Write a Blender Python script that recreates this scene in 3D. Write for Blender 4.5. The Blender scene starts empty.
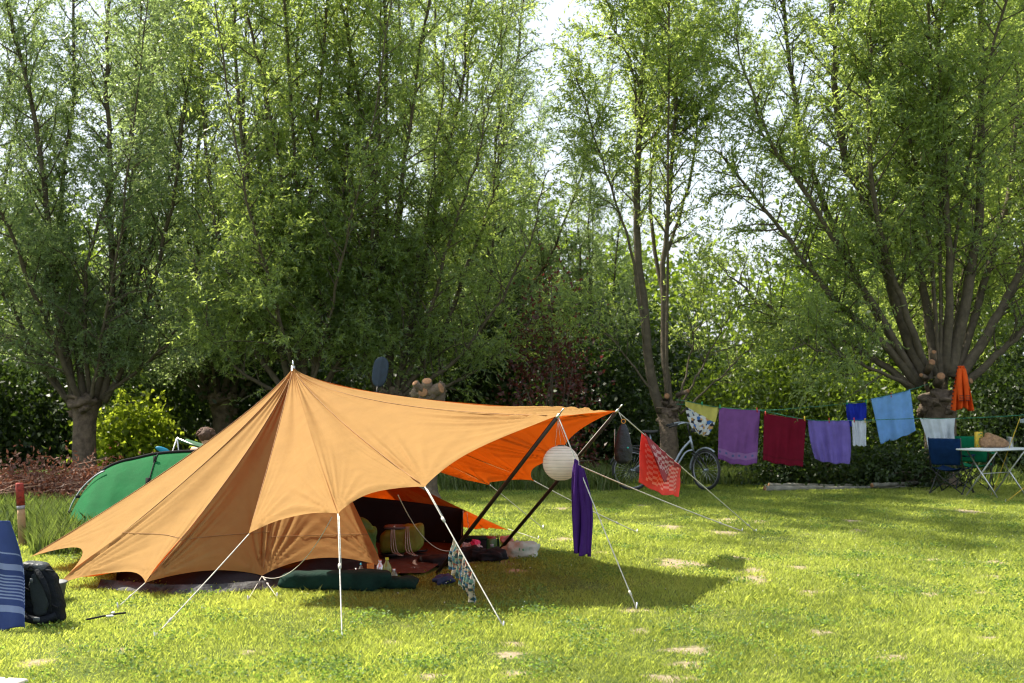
import bpy, math, random
import numpy as np
from mathutils import Vector, Matrix
PI = math.pi
scene = bpy.context.scene
COL = scene.collection
F, H, HY = 1300.0, 1.6, 390.0           # focal length in pixels, eye height, horizon row

def P(px, py, d):
    return Vector(((px-512)*d/F, d, H-(py-HY)*d/F))
def G(px, py, z=0.0):                    # point on the lawn seen at that pixel
    d = (H-z)*F/(py-HY)
    return Vector(((px-512)*d/F, d, z))

# ------------------------------------------------------------------ materials
def new_mat(name):
    m = bpy.data.materials.new(name); m.use_nodes = True
    nt = m.node_tree; nt.nodes.clear()
    out = nt.nodes.new('ShaderNodeOutputMaterial')
    return m, nt, out
def rgba(c): return (c[0], c[1], c[2], 1)
def node(nt, t, **kw):
    n = nt.nodes.new(t)
    for k, v in kw.items():
        if k.startswith('i_'):
            n.inputs[k[2:].replace('_', ' ')].default_value = v
        else: setattr(n, k, v)
    return n
def ramp(nt, fac, stops):
    r = nt.nodes.new('ShaderNodeValToRGB')
    el = r.color_ramp.elements
    while len(el) < len(stops): el.new(0.5)
    for e, (p, c) in zip(el, stops): e.position = p; e.color = rgba(c)
    nt.links.new(fac, r.inputs[0]); return r.outputs[0]
def mix_col(nt, fac, a, b, mode='MIX'):
    n = nt.nodes.new('ShaderNodeMix'); n.data_type = 'RGBA'; n.blend_type = mode
    for sock, v in ((n.inputs[0], fac), (n.inputs[6], a), (n.inputs[7], b)):
        if hasattr(v, 'links'): nt.links.new(v, sock)
        elif isinstance(v, (int, float)): sock.default_value = v
        else: sock.default_value = rgba(v)
    return n.outputs[2]
def coords(nt, kind='Object', scale=(1, 1, 1), rot=(0, 0, 0)):
    tc = nt.nodes.new('ShaderNodeTexCoord'); mp = nt.nodes.new('ShaderNodeMapping')
    mp.inputs['Scale'].default_value = scale; mp.inputs['Rotation'].default_value = rot
    nt.links.new(tc.outputs[kind], mp.inputs['Vector']); return mp.outputs[0]
def noise(nt, vec, scale, detail=3, rough=.55):
    n = node(nt, 'ShaderNodeTexNoise'); n.inputs['Scale'].default_value = scale
    n.inputs['Detail'].default_value = detail; n.inputs['Roughness'].default_value = rough
    if vec is not None: nt.links.new(vec, n.inputs['Vector'])
    return n.outputs['Fac']
def bump(nt, h, dist, strength=1.0, prev=None):
    b = node(nt, 'ShaderNodeBump'); b.inputs['Distance'].default_value = dist; b.inputs['Strength'].default_value = strength
    nt.links.new(h, b.inputs['Height'])
    if prev is not None: nt.links.new(prev, b.inputs['Normal'])
    return b.outputs[0]

def plain(name, c, rough=.6, metal=0.0, var=.25, scale=8, bmp=0.0, bscale=60, spec=.5):
    m, nt, out = new_mat(name)
    p = nt.nodes.new('ShaderNodeBsdfPrincipled')
    v = coords(nt)
    n = noise(nt, v, scale)
    lo = [x*(1-var) for x in c]; hi = [min(1, x*(1+var)) for x in c]
    nt.links.new(ramp(nt, n, [(.3, lo), (.7, hi)]), p.inputs['Base Color'])
    p.inputs['Roughness'].default_value = rough; p.inputs['Metallic'].default_value = metal
    p.inputs['Specular IOR Level'].default_value = spec
    if bmp:
        nt.links.new(bump(nt, noise(nt, v, bscale, 5), bmp), p.inputs['Normal'])
    nt.links.new(p.outputs[0], out.inputs[0]); return m

def cloth(name, c, trans=.25, tc=None, color_fn=None, bmp=.002, bscale=40, var=.12, rough=.85, weave=True):
    m, nt, out = new_mat(name)
    v = coords(nt)
    d = nt.nodes.new('ShaderNodeBsdfPrincipled'); t = nt.nodes.new('ShaderNodeBsdfTranslucent')
    d.inputs['Roughness'].default_value = rough; d.inputs['Specular IOR Level'].default_value = .2
    n = noise(nt, v, 7, 4)
    lo = [x*(1-var) for x in c]; hi = [min(1, x*(1+var)) for x in c]
    col = ramp(nt, n, [(.3, lo), (.7, hi)])
    if color_fn: col = color_fn(nt, v, col)
    nt.links.new(col, d.inputs['Base Color'])
    if tc is None: nt.links.new(col, t.inputs['Color'])
    else: t.inputs['Color'].default_value = rgba(tc)
    nb = bump(nt, noise(nt, v, bscale, 4), bmp)
    if weave: nb = bump(nt, noise(nt, v, 400, 2), .0012, 1, nb)
    nt.links.new(nb, d.inputs['Normal']); nt.links.new(nb, t.inputs['Normal'])
    mx = nt.nodes.new('ShaderNodeMixShader'); mx.inputs[0].default_value = trans
    nt.links.new(d.outputs[0], mx.inputs[1]); nt.links.new(t.outputs[0], mx.inputs[2])
    nt.links.new(mx.outputs[0], out.inputs[0]); return m

def leafmat(name, dark, mid, light, tr=(.16, .26, .03), trans=.45, gloss=.35):
    m, nt, out = new_mat(name)
    at = nt.nodes.new('ShaderNodeAttribute'); at.attribute_name = 'tone'
    d = nt.nodes.new('ShaderNodeBsdfPrincipled'); t = nt.nodes.new('ShaderNodeBsdfTranslucent')
    col = ramp(nt, at.outputs['Fac'], [(0, dark), (.5, mid), (1, light)])
    nt.links.new(col, d.inputs['Base Color'])
    d.inputs['Roughness'].default_value = gloss; d.inputs['Specular IOR Level'].default_value = .5
    tcol = ramp(nt, at.outputs['Fac'], [(0, [x*.6 for x in tr]), (1, [min(1, x*1.4) for x in tr])])
    nt.links.new(tcol, t.inputs['Color'])
    mx = nt.nodes.new('ShaderNodeMixShader'); mx.inputs[0].default_value = trans
    nt.links.new(d.outputs[0], mx.inputs[1]); nt.links.new(t.outputs[0], mx.inputs[2])
    nt.links.new(mx.outputs[0], out.inputs[0]); return m

# ------------------------------------------------------------------ mesh builder
class MB:
    def __init__(s): s.v = []; s.f = []; s.uv = None
    def add(s, vs, fs):
        o = len(s.v); s.v += [tuple(x) for x in vs]; s.f += [tuple(i+o for i in f) for f in fs]; return s
    def tube(s, pts, r, n=6, cap=True):
        pts = [Vector(p) for p in pts]; m = len(pts)
        rr = r if isinstance(r, (list, tuple, np.ndarray)) else [r]*m
        up = None; vs = []; fs = []
        for i, p in enumerate(pts):
            t = (pts[min(i+1, m-1)]-pts[max(i-1, 0)])
            if t.length < 1e-9: t = Vector((0, 0, 1))
            t.normalize()
            if up is None:
                up = Vector((1, 0, 0)) if abs(t.x) < .8 else Vector((0, 1, 0))
            a = up - t*up.dot(t); a.normalize(); up = a; b = t.cross(a)
            for k in range(n):
                q = 2*PI*k/n
                vs.append(p+(a*math.cos(q)+b*math.sin(q))*rr[i])
        for i in range(m-1):
            for k in range(n):
                k2 = (k+1) % n
                fs.append((i*n+k, i*n+k2, (i+1)*n+k2, (i+1)*n+k))
        if cap:
            fs.append(tuple(range(n-1, -1, -1))); fs.append(tuple((m-1)*n+k for k in range(n)))
        return s.add(vs, fs)
    def box(s, c, size, rot=None, taper=1.0, bev=.0):
        c = Vector(c); x, y, z = [q/2 for q in size]
        if bev <= 0: ring = [(-1, -1), (1, -1), (1, 1), (-1, 1)]; layers = [(-z, 1, 0), (z, taper, 0)]; pts = [(a*x, b*y) for a, b in ring]
        else:
            pts = []
            for (sx, sy, a0) in ((-1, -1, PI), (1, -1, 1.5*PI), (1, 1, 0), (-1, 1, .5*PI)):
                for k in range(3):
                    a = a0+k*PI/4
                    pts.append((sx*(x-bev)+bev*math.cos(a), sy*(y-bev)+bev*math.sin(a)))
            layers = [(-z, 1, bev), (-z+bev, 1, 0), (z-bev, taper, 0), (z, taper, bev)]
        vs = []; n = len(pts)
        for (zz, tp, ins) in layers:
            kx = (x-ins)/x; ky = (y-ins)/y
            for (a, b) in pts:
                q = Vector((a*tp*kx, b*tp*ky, zz))
                if rot is not None: q = rot @ q
                vs.append(c+q)
        fs = [tuple(range(n-1, -1, -1)), tuple((len(layers)-1)*n+k for k in range(n))]
        for i in range(len(layers)-1):
            for k in range(n):
                fs.append((i*n+k, i*n+(k+1) % n, (i+1)*n+(k+1) % n, (i+1)*n+k))
        return s.add(vs, fs)
    def ell(s, c, r, nu=16, nv=10, fn=None, rot=None):
        c = Vector(c); vs = []; fs = []
        for i in range(nv+1):
            th = PI*i/nv
            for k in range(nu):
                ph = 2*PI*k/nu
                q = Vector((math.sin(th)*math.cos(ph), math.sin(th)*math.sin(ph), math.cos(th)))
                g = fn(q) if fn else 1
                q = Vector((q.x*r[0]*g, q.y*r[1]*g, q.z*r[2]*g))
                if rot is not None: q = rot @ q
                vs.append(c+q)
        for i in range(nv):
            for k in range(nu):
                fs.append((i*nu+k, (i+1)*nu+k, (i+1)*nu+(k+1) % nu, i*nu+(k+1) % nu))
        return s.add(vs, fs)
    def lathe(s, c, prof, n=16, rot=None):
        c = Vector(c); vs = []; fs = []
        for (r, z) in prof:
            for k in range(n):
                q = Vector((r*math.cos(2*PI*k/n), r*math.sin(2*PI*k/n), z))
                if rot is not None: q = rot @ q
                vs.append(c+q)
        for i in range(len(prof)-1):
            for k in range(n):
                fs.append((i*n+k, i*n+(k+1) % n, (i+1)*n+(k+1) % n, (i+1)*n+k))
        return s.add(vs, fs)
    def ring(s, c, ax, R, r, n=40, m=6, a0=0, a1=2*PI):
        """torus or arc around axis ax through c"""
        ax = Vector(ax).normalized(); a = Vector((0, 0, 1)) - ax*ax.z; a.normalize(); b = ax.cross(a); c = Vector(c)
        full = abs(a1-a0-2*PI) < 1e-6
        pts = [c+(a*math.cos(a0+(a1-a0)*i/n)+b*math.sin(a0+(a1-a0)*i/n))*R for i in range(n+1)]
        return s.tube(pts, r, m, cap=not full)
    def grid(s, fn, nu, nv):
        vs = [fn(i/nu, j/nv) for j in range(nv+1) for i in range(nu+1)]
        fs = [(j*(nu+1)+i, j*(nu+1)+i+1, (j+1)*(nu+1)+i+1, (j+1)*(nu+1)+i) for j in range(nv) for i in range(nu)]
        return s.add(vs, fs)

def wloc(o):
    v = Vector((0, 0, 0))
    while o is not None: v += Vector(o.location); o = o.parent
    return v
def tag(o, label=None, cat=None, group=None, kind=None):
    if label: o['label'] = label
    if cat: o['category'] = cat
    if group: o['group'] = group
    if kind: o['kind'] = kind
    return o
def thing(name, label, cat, loc=(0, 0, 0), group=None):
    o = bpy.data.objects.new(name, None); COL.objects.link(o); o.location = loc; o.empty_display_size = .1
    return tag(o, label, cat, group)
def obj(name, mb, mat, parent=None, loc=None, smooth=True, solid=0, label=None):
    """mb holds world coordinates"""
    base = wloc(parent) if parent else (Vector(loc) if loc is not None else Vector((0, 0, 0)))
    me = bpy.data.meshes.new(name)
    me.from_pydata([(x-base.x, y-base.y, z-base.z) for x, y, z in mb.v], [], mb.f)
    for m in (mat if isinstance(mat, list) else [mat]): me.materials.append(m)
    if smooth: me.polygons.foreach_set('use_smooth', [True]*len(me.polygons))
    me.update()
    o = bpy.data.objects.new(name, me); COL.objects.link(o)
    if parent: o.parent = parent
    else: o.location = base
    if solid:
        md = o.modifiers.new('thickness', 'SOLIDIFY'); md.thickness = solid; md.offset = 0
    if label: o['label'] = label
    return o
def copy_tree(o, parent=None):
    c = o.copy(); COL.objects.link(c); c.parent = parent
    for ch in [x for x in bpy.data.objects if x.parent == o]: copy_tree(ch, c)
    return c
def npobj(name, verts, nper, mat, parent=None, attr=None, kind=None, loc=None):
    """verts (N*nper,3): N separate faces of nper corners"""
    n = len(verts)//nper
    base = wloc(parent) if parent else Vector(loc or (0, 0, 0))
    verts = np.asarray(verts, np.float32) - np.array(base, np.float32)
    me = bpy.data.meshes.new(name)
    me.vertices.add(len(verts)); me.vertices.foreach_set('co', verts.ravel())
    me.loops.add(len(verts)); me.loops.foreach_set('vertex_index', np.arange(len(verts), dtype=np.int32))
    me.polygons.add(n)
    me.polygons.foreach_set('loop_start', np.arange(0, n*nper, nper, dtype=np.int32))
    me.polygons.foreach_set('loop_total', np.full(n, nper, dtype=np.int32))
    me.materials.append(mat)
    if attr is not None:
        a = me.attributes.new('tone', 'FLOAT', 'POINT'); a.data.foreach_set('value', np.repeat(attr, nper).astype(np.float32))
    me.update(calc_edges=True)
    o = bpy.data.objects.new(name, me); COL.objects.link(o)
    if parent: o.parent = parent
    else: o.location = base
    return o

# ------------------------------------------------------------------ foliage
def unit(a): return a/np.maximum(np.linalg.norm(a, axis=-1, keepdims=True), 1e-9)
def leaf_quads(rng, c, d, ln, wd):
    """rhombic leaves starting at c along d"""
    n = len(c); d = unit(d)
    s = unit(np.cross(d, rng.normal(size=(n, 3))))
    k = .42
    nrm = np.cross(d, s)
    q = np.stack([c, c+d*(ln*k)[:, None]+s*(wd/2)[:, None]+nrm*(wd*.18)[:, None], c+d*ln[:, None]-nrm*(ln*.08)[:, None],
                  c+d*(ln*k)[:, None]-s*(wd/2)[:, None]+nrm*(wd*.18)[:, None]], 1)
    return q.reshape(-1, 3)

def spline(pts, n):
    pts = [Vector(p) for p in pts]; out = []
    m = len(pts)
    for i in range(n+1):
        t = i/n*(m-1); k = min(int(t), m-2); u = t-k
        p0 = pts[max(k-1, 0)]; p1 = pts[k]; p2 = pts[k+1]; p3 = pts[min(k+2, m-1)]
        out.append(.5*((2*p1)+(p2-p0)*u+(2*p0-5*p1+4*p2-p3)*u*u+(3*p1-p0-3*p2+p3)*u**3))
    return out

def grow(rng, mb, limbs, sub_per_m=6.6, sub_len=1.3, twig_gap=.064, leaf=(.086, .025), start=.12, up=.5, leaf_per_twig=14, droop=.45, spread=.75):
    """limbs: list of (points, r0). Adds limb and side-branch tubes to mb and returns leaf quads"""
    tw_s, tw_d, tw_l = [], [], []; ph0 = rng.random()*6
    for pts, r0 in limbs:
        n = 22
        c = spline(pts, n)
        for i in range(2, n+1):
            w = .008+.02*(i/n)
            c[i] = c[i]+Vector(rng.normal(0, w, 3).tolist())
        L = sum((c[i+1]-c[i]).length for i in range(n))
        rad = [r0*.88*(1-.86*(i/n)**.75) for i in range(n+1)]
        mb.tube(c, rad, 7)
        ns = int(L*sub_per_m)
        for j in range(ns):
            t = start+(1-start)*((j+rng.random())/ns); i = min(int(t*n), n-1)
            p = c[i].lerp(c[i+1], t*n-i); tg = (c[i+1]-c[i]).normalized()
            rv = Vector(rng.normal(size=3).tolist()); side = (rv-tg*rv.dot(tg)).normalized()
            dr = (tg*up*.9+side*(spread*(.6+.7*rng.random()))+Vector((0, 0, .12))).normalized()
            ln = sub_len*(.45+.75*rng.random())*(1-.45*t)
            m = 5; q = [p]; dd = dr.copy()
            for k in range(m):
                dd = (dd+Vector((0, 0, .10-.10*k*droop))+Vector(rng.normal(0, .10, 3).tolist())).normalized()
                q.append(q[-1]+dd*ln/m)
            rs = min(rad[i]*.45, .016)+.004
            mb.tube(q, [rs*(1-.75*k/m) for k in range(m+1)], 3, cap=False)
            cl = 1+.75*math.sin(p.x*1.9+1.3*math.sin(p.z*1.1+ph0))*math.sin(p.z*1.5+p.x*.6+ph0)+.35*math.sin(p.y*2.3+ph0)
            nt = int(ln/twig_gap*max(.12, cl*(.75+.5*rng.random())))
            for k in range(nt):
                tt = .12+.88*(k+rng.random())/nt; kk = min(int(tt*m), m-1)
                s = q[kk].lerp(q[kk+1], tt*m-kk); d0 = (q[kk+1]-q[kk]).normalized()
                rv = Vector(rng.normal(size=3).tolist()).normalized()
                td = (d0*.7+rv*.8+Vector((0, 0, .1))).normalized()
                tw_s.append(s); tw_d.append(td); tw_l.append(.22+.34*rng.random())
    S = np.array([tuple(x) for x in tw_s]); D = np.array([tuple(x) for x in tw_d]); L = np.array(tw_l)
    k = leaf_per_twig; N = len(S)
    t = np.tile((np.arange(k)+.5)/k, N)*np.repeat(L, k)
    S2 = np.repeat(S, k, 0); D2 = np.repeat(D, k, 0)
    c = S2+D2*t[:, None]; c[:, 2] -= droop*t**2
    d = D2*.8+rng.normal(0, .6, c.shape); d[:, 2] -= .35
    ln = leaf[0]*(.65+.6*rng.random(len(c))); wd = leaf[1]*(.7+.6*rng.random(len(c)))
    keep = rng.random(len(c)) < .93
    q = leaf_quads(rng, c[keep], d[keep], ln[keep], wd[keep])
    tone = np.repeat(rng.random(N), k)*.4+rng.random(N*k)*.6
    return q, tone[keep]

M = {}
M['bark'] = plain('willow_bark', (.13, .095, .065), .95, var=.45, scale=9, bmp=.03, bscale=22)
M['limb'] = plain('limb_bark', (.095, .076, .05), .9, var=.3, scale=12, bmp=.012, bscale=40)
M['cut'] = plain('cut_wood', (.30, .15, .07), .8, var=.25, scale=25)
M['willow'] = leafmat('willow_leaf', (.04, .075, .035), (.10, .145, .075), (.18, .225, .14), (.56, .70, .14), .56, .33)
M['willow_blue'] = leafmat('willow_leaf_silver_haze', (.045, .08, .04), (.10, .15, .085), (.20, .25, .165), (.48, .62, .20), .52, .33)  # silvery leaf with a bluish haze tint put into its colour
M['broad'] = leafmat('broad_leaf', (.03, .055, .012), (.06, .10, .02), (.10, .15, .03), (.30, .42, .035), .5, .45)
M['painted_glow'] = leafmat('painted_sunlit_leaf', (.06, .10, .015), (.09, .14, .02), (.12, .18, .03), (.60, .75, .06), .62, .45)  # leaf colour brightened so that its shrub looks backlit
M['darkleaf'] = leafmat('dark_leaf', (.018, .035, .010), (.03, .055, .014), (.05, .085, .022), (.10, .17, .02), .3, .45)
M['purple'] = leafmat('purple_leaf', (.04, .015, .015), (.08, .025, .022), (.12, .045, .035), (.25, .05, .04), .35, .45)

def bumpy(seed, amp):
    r = random.Random(seed); ks = [(Vector((r.gauss(0, 1), r.gauss(0, 1), r.gauss(0, 1)))*r.uniform(2, 5), r.uniform(0, 6)) for _ in range(7)]
    return lambda q: 1+amp*sum(math.sin(k.dot(q)+p) for k, p in ks)/2.6

def trunk(name_parent, base, top, r0, r1, seed=0, head=None):
    """rugged trunk: tapered tube with flared foot"""
    mb = MB(); r = random.Random(seed); n = 14; m = 20; vs = []; fs = []
    base = Vector(base); top = Vector(top)
    ph = [r.uniform(0, 6) for _ in range(5)]
    for i in range(n+1):
        t = i/n; c = base.lerp(top, t)+Vector((math.sin(t*4+ph[0])*.02, math.sin(t*3+ph[1])*.02, 0))
        rad = r0+(r1-r0)*t+.5*r0*max(0, 1-t*7)**2
        if head: rad += head*max(0, (t-.72)/.28)**1.5
        for k in range(m):
            a = 2*PI*k/m
            g = 1+.05*math.sin(3*a+ph[2]+t*2)+.04*math.sin(7*a+ph[3]+t*5)+.025*math.sin(11*a-t*9)+.02*r.uniform(-1, 1)
            vs.append(c+Vector((math.cos(a)*rad*g, math.sin(a)*rad*g, 0)))
    for i in range(n):
        for k in range(m): fs.append((i*m+k, i*m+(k+1) % m, (i+1)*m+(k+1) % m, (i+1)*m+k))
    fs.append(tuple(n*m+k for k in range(m)))
    mb.add(vs, fs)
    if head:
        rr = r1+head
        mb.ell(top-Vector((0, 0, .02)), (rr*1.0, rr*1.0, rr*.45), 30, 18, bumpy(seed, .3))
        for k in range(16):
            a = r.uniform(0, 2*PI)
            mb.ell(top+Vector((math.cos(a)*rr*.85, math.sin(a)*rr*.85, r.uniform(-.25, .1))), (rr*r.uniform(.14, .34),)*3, 14, 10, bumpy(seed+k, .32))
    return obj('trunk', mb, M['bark'], name_parent)
def stub(parent, p, d, r, ln):
    p = Vector(p); d = Vector(d).normalized()
    s = obj('branch_stub', MB().tube([p-d*ln, p], [r*1.15, r], 12), M['bark'], parent)
    obj('cut_end', MB().tube([p+d*.001, p+d*.006], [r*.93, r*.86], 12), M['cut'], s)

def limb_px(pts, d0, d1, r0):
    n = len(pts)
    q = [P(x, y, d0+(d1-d0)*(i/(n-1))) for i, (x, y) in enumerate(pts)]
    if q[-1].z > 7.4: q.append(q[-1]+(q[-1]-q[-2]).normalized()*2.6)       # the crown goes on above the picture
    return (q, r0)
def fan(rng, head, n, hgt, tilt, r0, az0=0, az1=2*PI):
    L = []
    for i in range(n):
        a = az0+(az1-az0)*(i+rng.random()*.8)/n; tl = tilt*(.25+.85*rng.random())
        h = hgt*(.75+.3*rng.random()); o = Vector((math.cos(a), math.sin(a), 0))
        hd = Vector(head)+o*.2
        L.append(([hd, hd+o*h*.16*tl+Vector((0, 0, h*.2)), hd+o*h*.42*tl+Vector((0, 0, h*.55)), hd+o*h*.62*tl+Vector((0, 0, h))], r0*(.6+.5*rng.random())))
    return L

def shade_limbs(hd, dxs, r0=.05):
    # upper limbs added to shade the lawn, arching out mostly above the picture
    hd = Vector(hd)
    return [([hd, hd+Vector((dx*.1, -.4, 2.6)), hd+Vector((dx*.4, -1.2, 5.6)), hd+Vector((dx*.8, -2.5, 8.3)), hd+Vector((dx*1.1, -3.9, 9.9)), hd+Vector((dx*1.3, -5.0, 10.6))], r0) for dx in dxs]
def build_tree(name, label, base, head_z, r0, r1, limbs, seed, leafm, group=None, headr=.09, cat='tree', **kw):
    rng = np.random.default_rng(seed)
    t = thing(name, label, cat, base, group)
    trunk(t, base, (base[0]+kw.pop('lean', 0), base[1], head_z), r0, r1, seed, headr)
    mb = MB(); q, tone = grow(rng, mb, limbs, **kw)
    obj('branches', mb, M['limb'], t)
    npobj('crown', q, 4, leafm, t, tone)
    return t

def gz(px, d): return Vector(((px-512)*d/F, d, 0))
GW = 'pollard willows along the edge of the lawn'
rng = np.random.default_rng(3)
# T1: left willow
d = 24.0; b = gz(85, d)
hd = P(88, 400, d)
limbs = [limb_px([(75, 402), (58, 310), (49, 234), (37, 123), (10, 20), (0, -60)], d, d-.8, .10),
         limb_px([(84, 398), (72, 320), (60, 220), (75, 90), (70, -50)], d, d+1.0, .09),
         limb_px([(95, 398), (112, 307), (110, 184), (106, 60), (110, -70)], d, d-.3, .10),
         limb_px([(103, 400), (122, 300), (125, 220), (150, 90), (165, -30)], d, d+.7, .09),
         limb_px([(105, 402), (140, 330), (165, 240), (185, 120), (200, -10)], d, d-.9, .07),
         limb_px([(70, 404), (30, 340), (-10, 260), (-40, 120), (-60, 0)], d, d+.4, .07),
         limb_px([(66, 400), (25, 352), (-20, 320), (-60, 300)], d, d-.8, .05),
         limb_px([(100, 398), (150, 360), (180, 320), (205, 230)], d, d-1.3, .05),
         limb_px([(90, 398), (85, 330), (90, 250), (130, 130), (140, 0)], d, d-1.6, .06)]+fan(rng, hd, 5, 7.5, .9, .07)
build_tree('willow_tree', 'grey green willow with thick short trunk at far left, behind the brushwood pile', b, hd.z, .215, .2, limbs, 11, M['willow_blue'], GW, headr=.08)
# T2
d = 22.5; b = gz(305, d); hd = P(305, 395, d)
limbs = [limb_px([(292, 395), (278, 340), (261, 264), (245, 160), (235, 40), (235, -60)], d, d-.6, .08),
         limb_px([(300, 392), (300, 320), (301, 246), (298, 120), (300, -60)], d, d+.8, .08),
         limb_px([(312, 392), (318, 330), (335, 240), (350, 120), (345, -40)], d, d-.9, .07),
         limb_px([(288, 396), (250, 340), (222, 250), (205, 140), (200, 20)], d, d+.3, .07),
         limb_px([(318, 396), (345, 350), (362, 270), (372, 180), (385, 40)], d, d+.9, .06),
         limb_px([(285, 396), (240, 370), (212, 330), (195, 260)], d, d-1.2, .05),
         limb_px([(305, 392), (290, 300), (270, 180), (265, 60), (262, -50)], d, d+1.3, .06)]+fan(rng, hd, 5, 8.2, .75, .06)+shade_limbs(hd, (-1.5, -.2, 1.2))
build_tree('willow_tree', 'leafy willow rising directly behind the peak of the orange tent', b, hd.z, .22, .2, limbs, 12, M['willow'], GW)
# T3
d = 22.8; b = gz(388, d); hd = P(388, 395, d)
limbs = [limb_px([(378, 395), (362, 330), (348, 264), (335, 160), (335, 20)], d, d-.5, .08),
         limb_px([(388, 392), (392, 320), (394, 264), (405, 140), (400, 10)], d, d+.5, .09),
         limb_px([(395, 392), (415, 320), (430, 234), (455, 120), (470, 20)], d, d-.5, .08),
         limb_px([(400, 394), (440, 340), (470, 260), (490, 200), (503, 125)], d, d+.7, .08),
         limb_px([(402, 396), (450, 365), (495, 310), (530, 240), (545, 170)], d, d-.8, .06),
         limb_px([(398, 394), (425, 330), (450, 240), (478, 160), (490, 90)], d, d-1.3, .06),
         limb_px([(404, 398), (460, 380), (510, 345), (545, 300)], d, d-.3, .05),
         limb_px([(380, 395), (365, 350), (372, 240), (378, 130), (380, 20)], d, d-1.4, .06)]+fan(rng, hd, 4, 7.2, .6, .06)+shade_limbs(hd, (-1.2, .2, 1.6))
build_tree('willow_tree', 'bushy willow behind the orange canopy, left of the open gap of sky', b, hd.z, .22, .2, limbs, 13, M['willow'], GW, sub_per_m=6.2)
# T4
d = 22.3; b = gz(669, d); hd = P(667, 408, d)
limbs = [limb_px([(662, 412), (650, 370), (640, 285), (637, 184), (641, 92), (650, 0), (655, -60)], d, d-.4, .12),
         limb_px([(670, 410), (664, 344), (664, 258), (670, 184), (676, 80), (680, -50)], d, d+.4, .085),
         limb_px([(645, 345), (632, 258), (606, 172), (586, 111), (575, 60)], d-.1, d-1.2, .04),
         limb_px([(638, 150), (633, 74), (612, 20), (600, -40)], d-.3, d-.7, .035),
         limb_px([(678, 412), (700, 370), (722, 330), (745, 290)], d, d-.3, .03),
         limb_px([(680, 414), (712, 385), (745, 352), (765, 330)], d, d+.4, .028),
         limb_px([(655, 395), (630, 362), (600, 325), (575, 300)], d-.1, d-.6, .03),
         limb_px([(676, 408), (690, 360), (700, 310), (708, 260)], d, d+.5, .03),
         limb_px([(668, 250), (690, 180), (700, 100), (710, 0)], d+.2, d+1, .04),
         limb_px([(664, 300), (650, 200), (660, 100), (668, -40)], d+.2, d+1.2, .05)]+shade_limbs(hd, (-.3,), .035)
T4 = build_tree('willow_tree', 'slender forked willow with sparse crown standing behind the bicycle', b, hd.z, .155, .15, limbs, 14, M['willow'], GW, headr=.03, start=.36, sub_per_m=8.5, sub_len=1.05)
stub(T4, P(667, 396, d-.25), (-.1, -1, .15), .05, .25); stub(T4, P(688, 391, d-.3), (.6, -1, .3), .035, .3)
# T5
d = 22.0; b = gz(940, d); hd = P(940, 392, d)
limbs = [limb_px([(918, 385), (883, 344), (835, 300), (790, 240), (750, 190), (715, 150)], d, d-.8, 0.106),
         limb_px([(926, 380), (898, 310), (871, 215), (842, 141), (834, 30), (830, -60)], d, d-.3, 0.150),
         limb_px([(936, 376), (926, 300), (910, 200), (903, 100), (900, -40)], d, d+.6, 0.112),
         limb_px([(950, 376), (966, 300), (979, 220), (981, 80), (985, -50)], d, d-.3, 0.150),
         limb_px([(958, 380), (990, 330), (1024, 265), (1060, 160), (1085, 40)], d, d-.2, 0.125),
         limb_px([(962, 386), (1005, 348), (1050, 300), (1110, 230)], d, d-.7, 0.100),
         limb_px([(912, 388), (864, 352), (810, 330), (755, 300), (725, 270)], d, d+.5, 0.088),
         limb_px([(922, 382), (880, 320), (835, 230), (800, 130), (785, 20), (780, -50)], d, d+1.0, 0.100),
         limb_px([(930, 378), (905, 310), (880, 230), (868, 120), (872, 0)], d, d-1.5, 0.088),
         limb_px([(945, 376), (950, 290), (945, 180), (940, 60), (945, -50)], d, d-1.3, 0.100),
         limb_px([(920, 385), (870, 300), (810, 200), (760, 120), (735, 30)], d, d-1.6, 0.088),
         limb_px([(955, 378), (980, 300), (1010, 180), (1020, 60), (1025, -40)], d, d+1.3, 0.100),
         limb_px([(915, 388), (870, 368), (830, 352), (790, 345)], d, d-1.3, 0.050)]+fan(rng, hd, 3, 8.5, .9, .07, .6, 2.6)+shade_limbs(hd, (-3.2, -1.4, 1.2), .045)
T5 = build_tree('willow_tree', 'huge spreading willow with stout trunk and orange garment on it at right', b, hd.z-.1, .25, .26, limbs, 15, M['willow'], GW, headr=.06, start=.24, sub_per_m=6.8, sub_len=1.5)
for (px, py, r, dr) in ((941, 376, .085, (-.1, -1, .5)), (932, 362, .07, (0, -1, .6)), (971, 381, .06, (.7, -1, .2)), (921, 375, .04, (-.7, -1, .2)), (934, 352, .05, (-.2, -1, .8))):
    stub(T5, P(px, py, d-.45), dr, r*.85, .3)
# edge and filler willows: copies of their own kind of tree
for src, (x, y), rz, sc, lab in ((T5, (11.8, 24.5), 2.2, 1.0, 'pale willow crown leaning in from beyond the right edge of the photo'),
                                 (T5, (9.2, 27.8), 1.2, .95, 'willow farther back, seen between the forked willow and the huge one')):
    c = copy_tree(src); c.location = (x, y, 0); c.rotation_euler = (0, 0, rz); c.scale = (sc,)*3; c['label'] = lab
first = [o for o in bpy.data.objects if o.name == 'willow_tree'][0]
for (x, y), rz, sc, lab in (((1.75, 28.5), 4.1, .58, 'smaller willow filling the gap left of the slender forked willow'), ((-11.8, 25.0), 1.0, 1.0, 'willow crown entering the picture from beyond its left edge'),
                            ((-5.9, 26.5), 3.3, 1.0, 'willow set back between the far left willow and the one behind the tent peak'),
                            ((-1.0, 27.8), 2.0, .98, 'willow farther back behind the bushy one, its top near the gap of sky')):
    c = copy_tree(first); c.location = (x, y, 0); c.rotation_euler = (0, 0, rz); c.scale = (sc,)*3; c['label'] = lab

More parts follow.
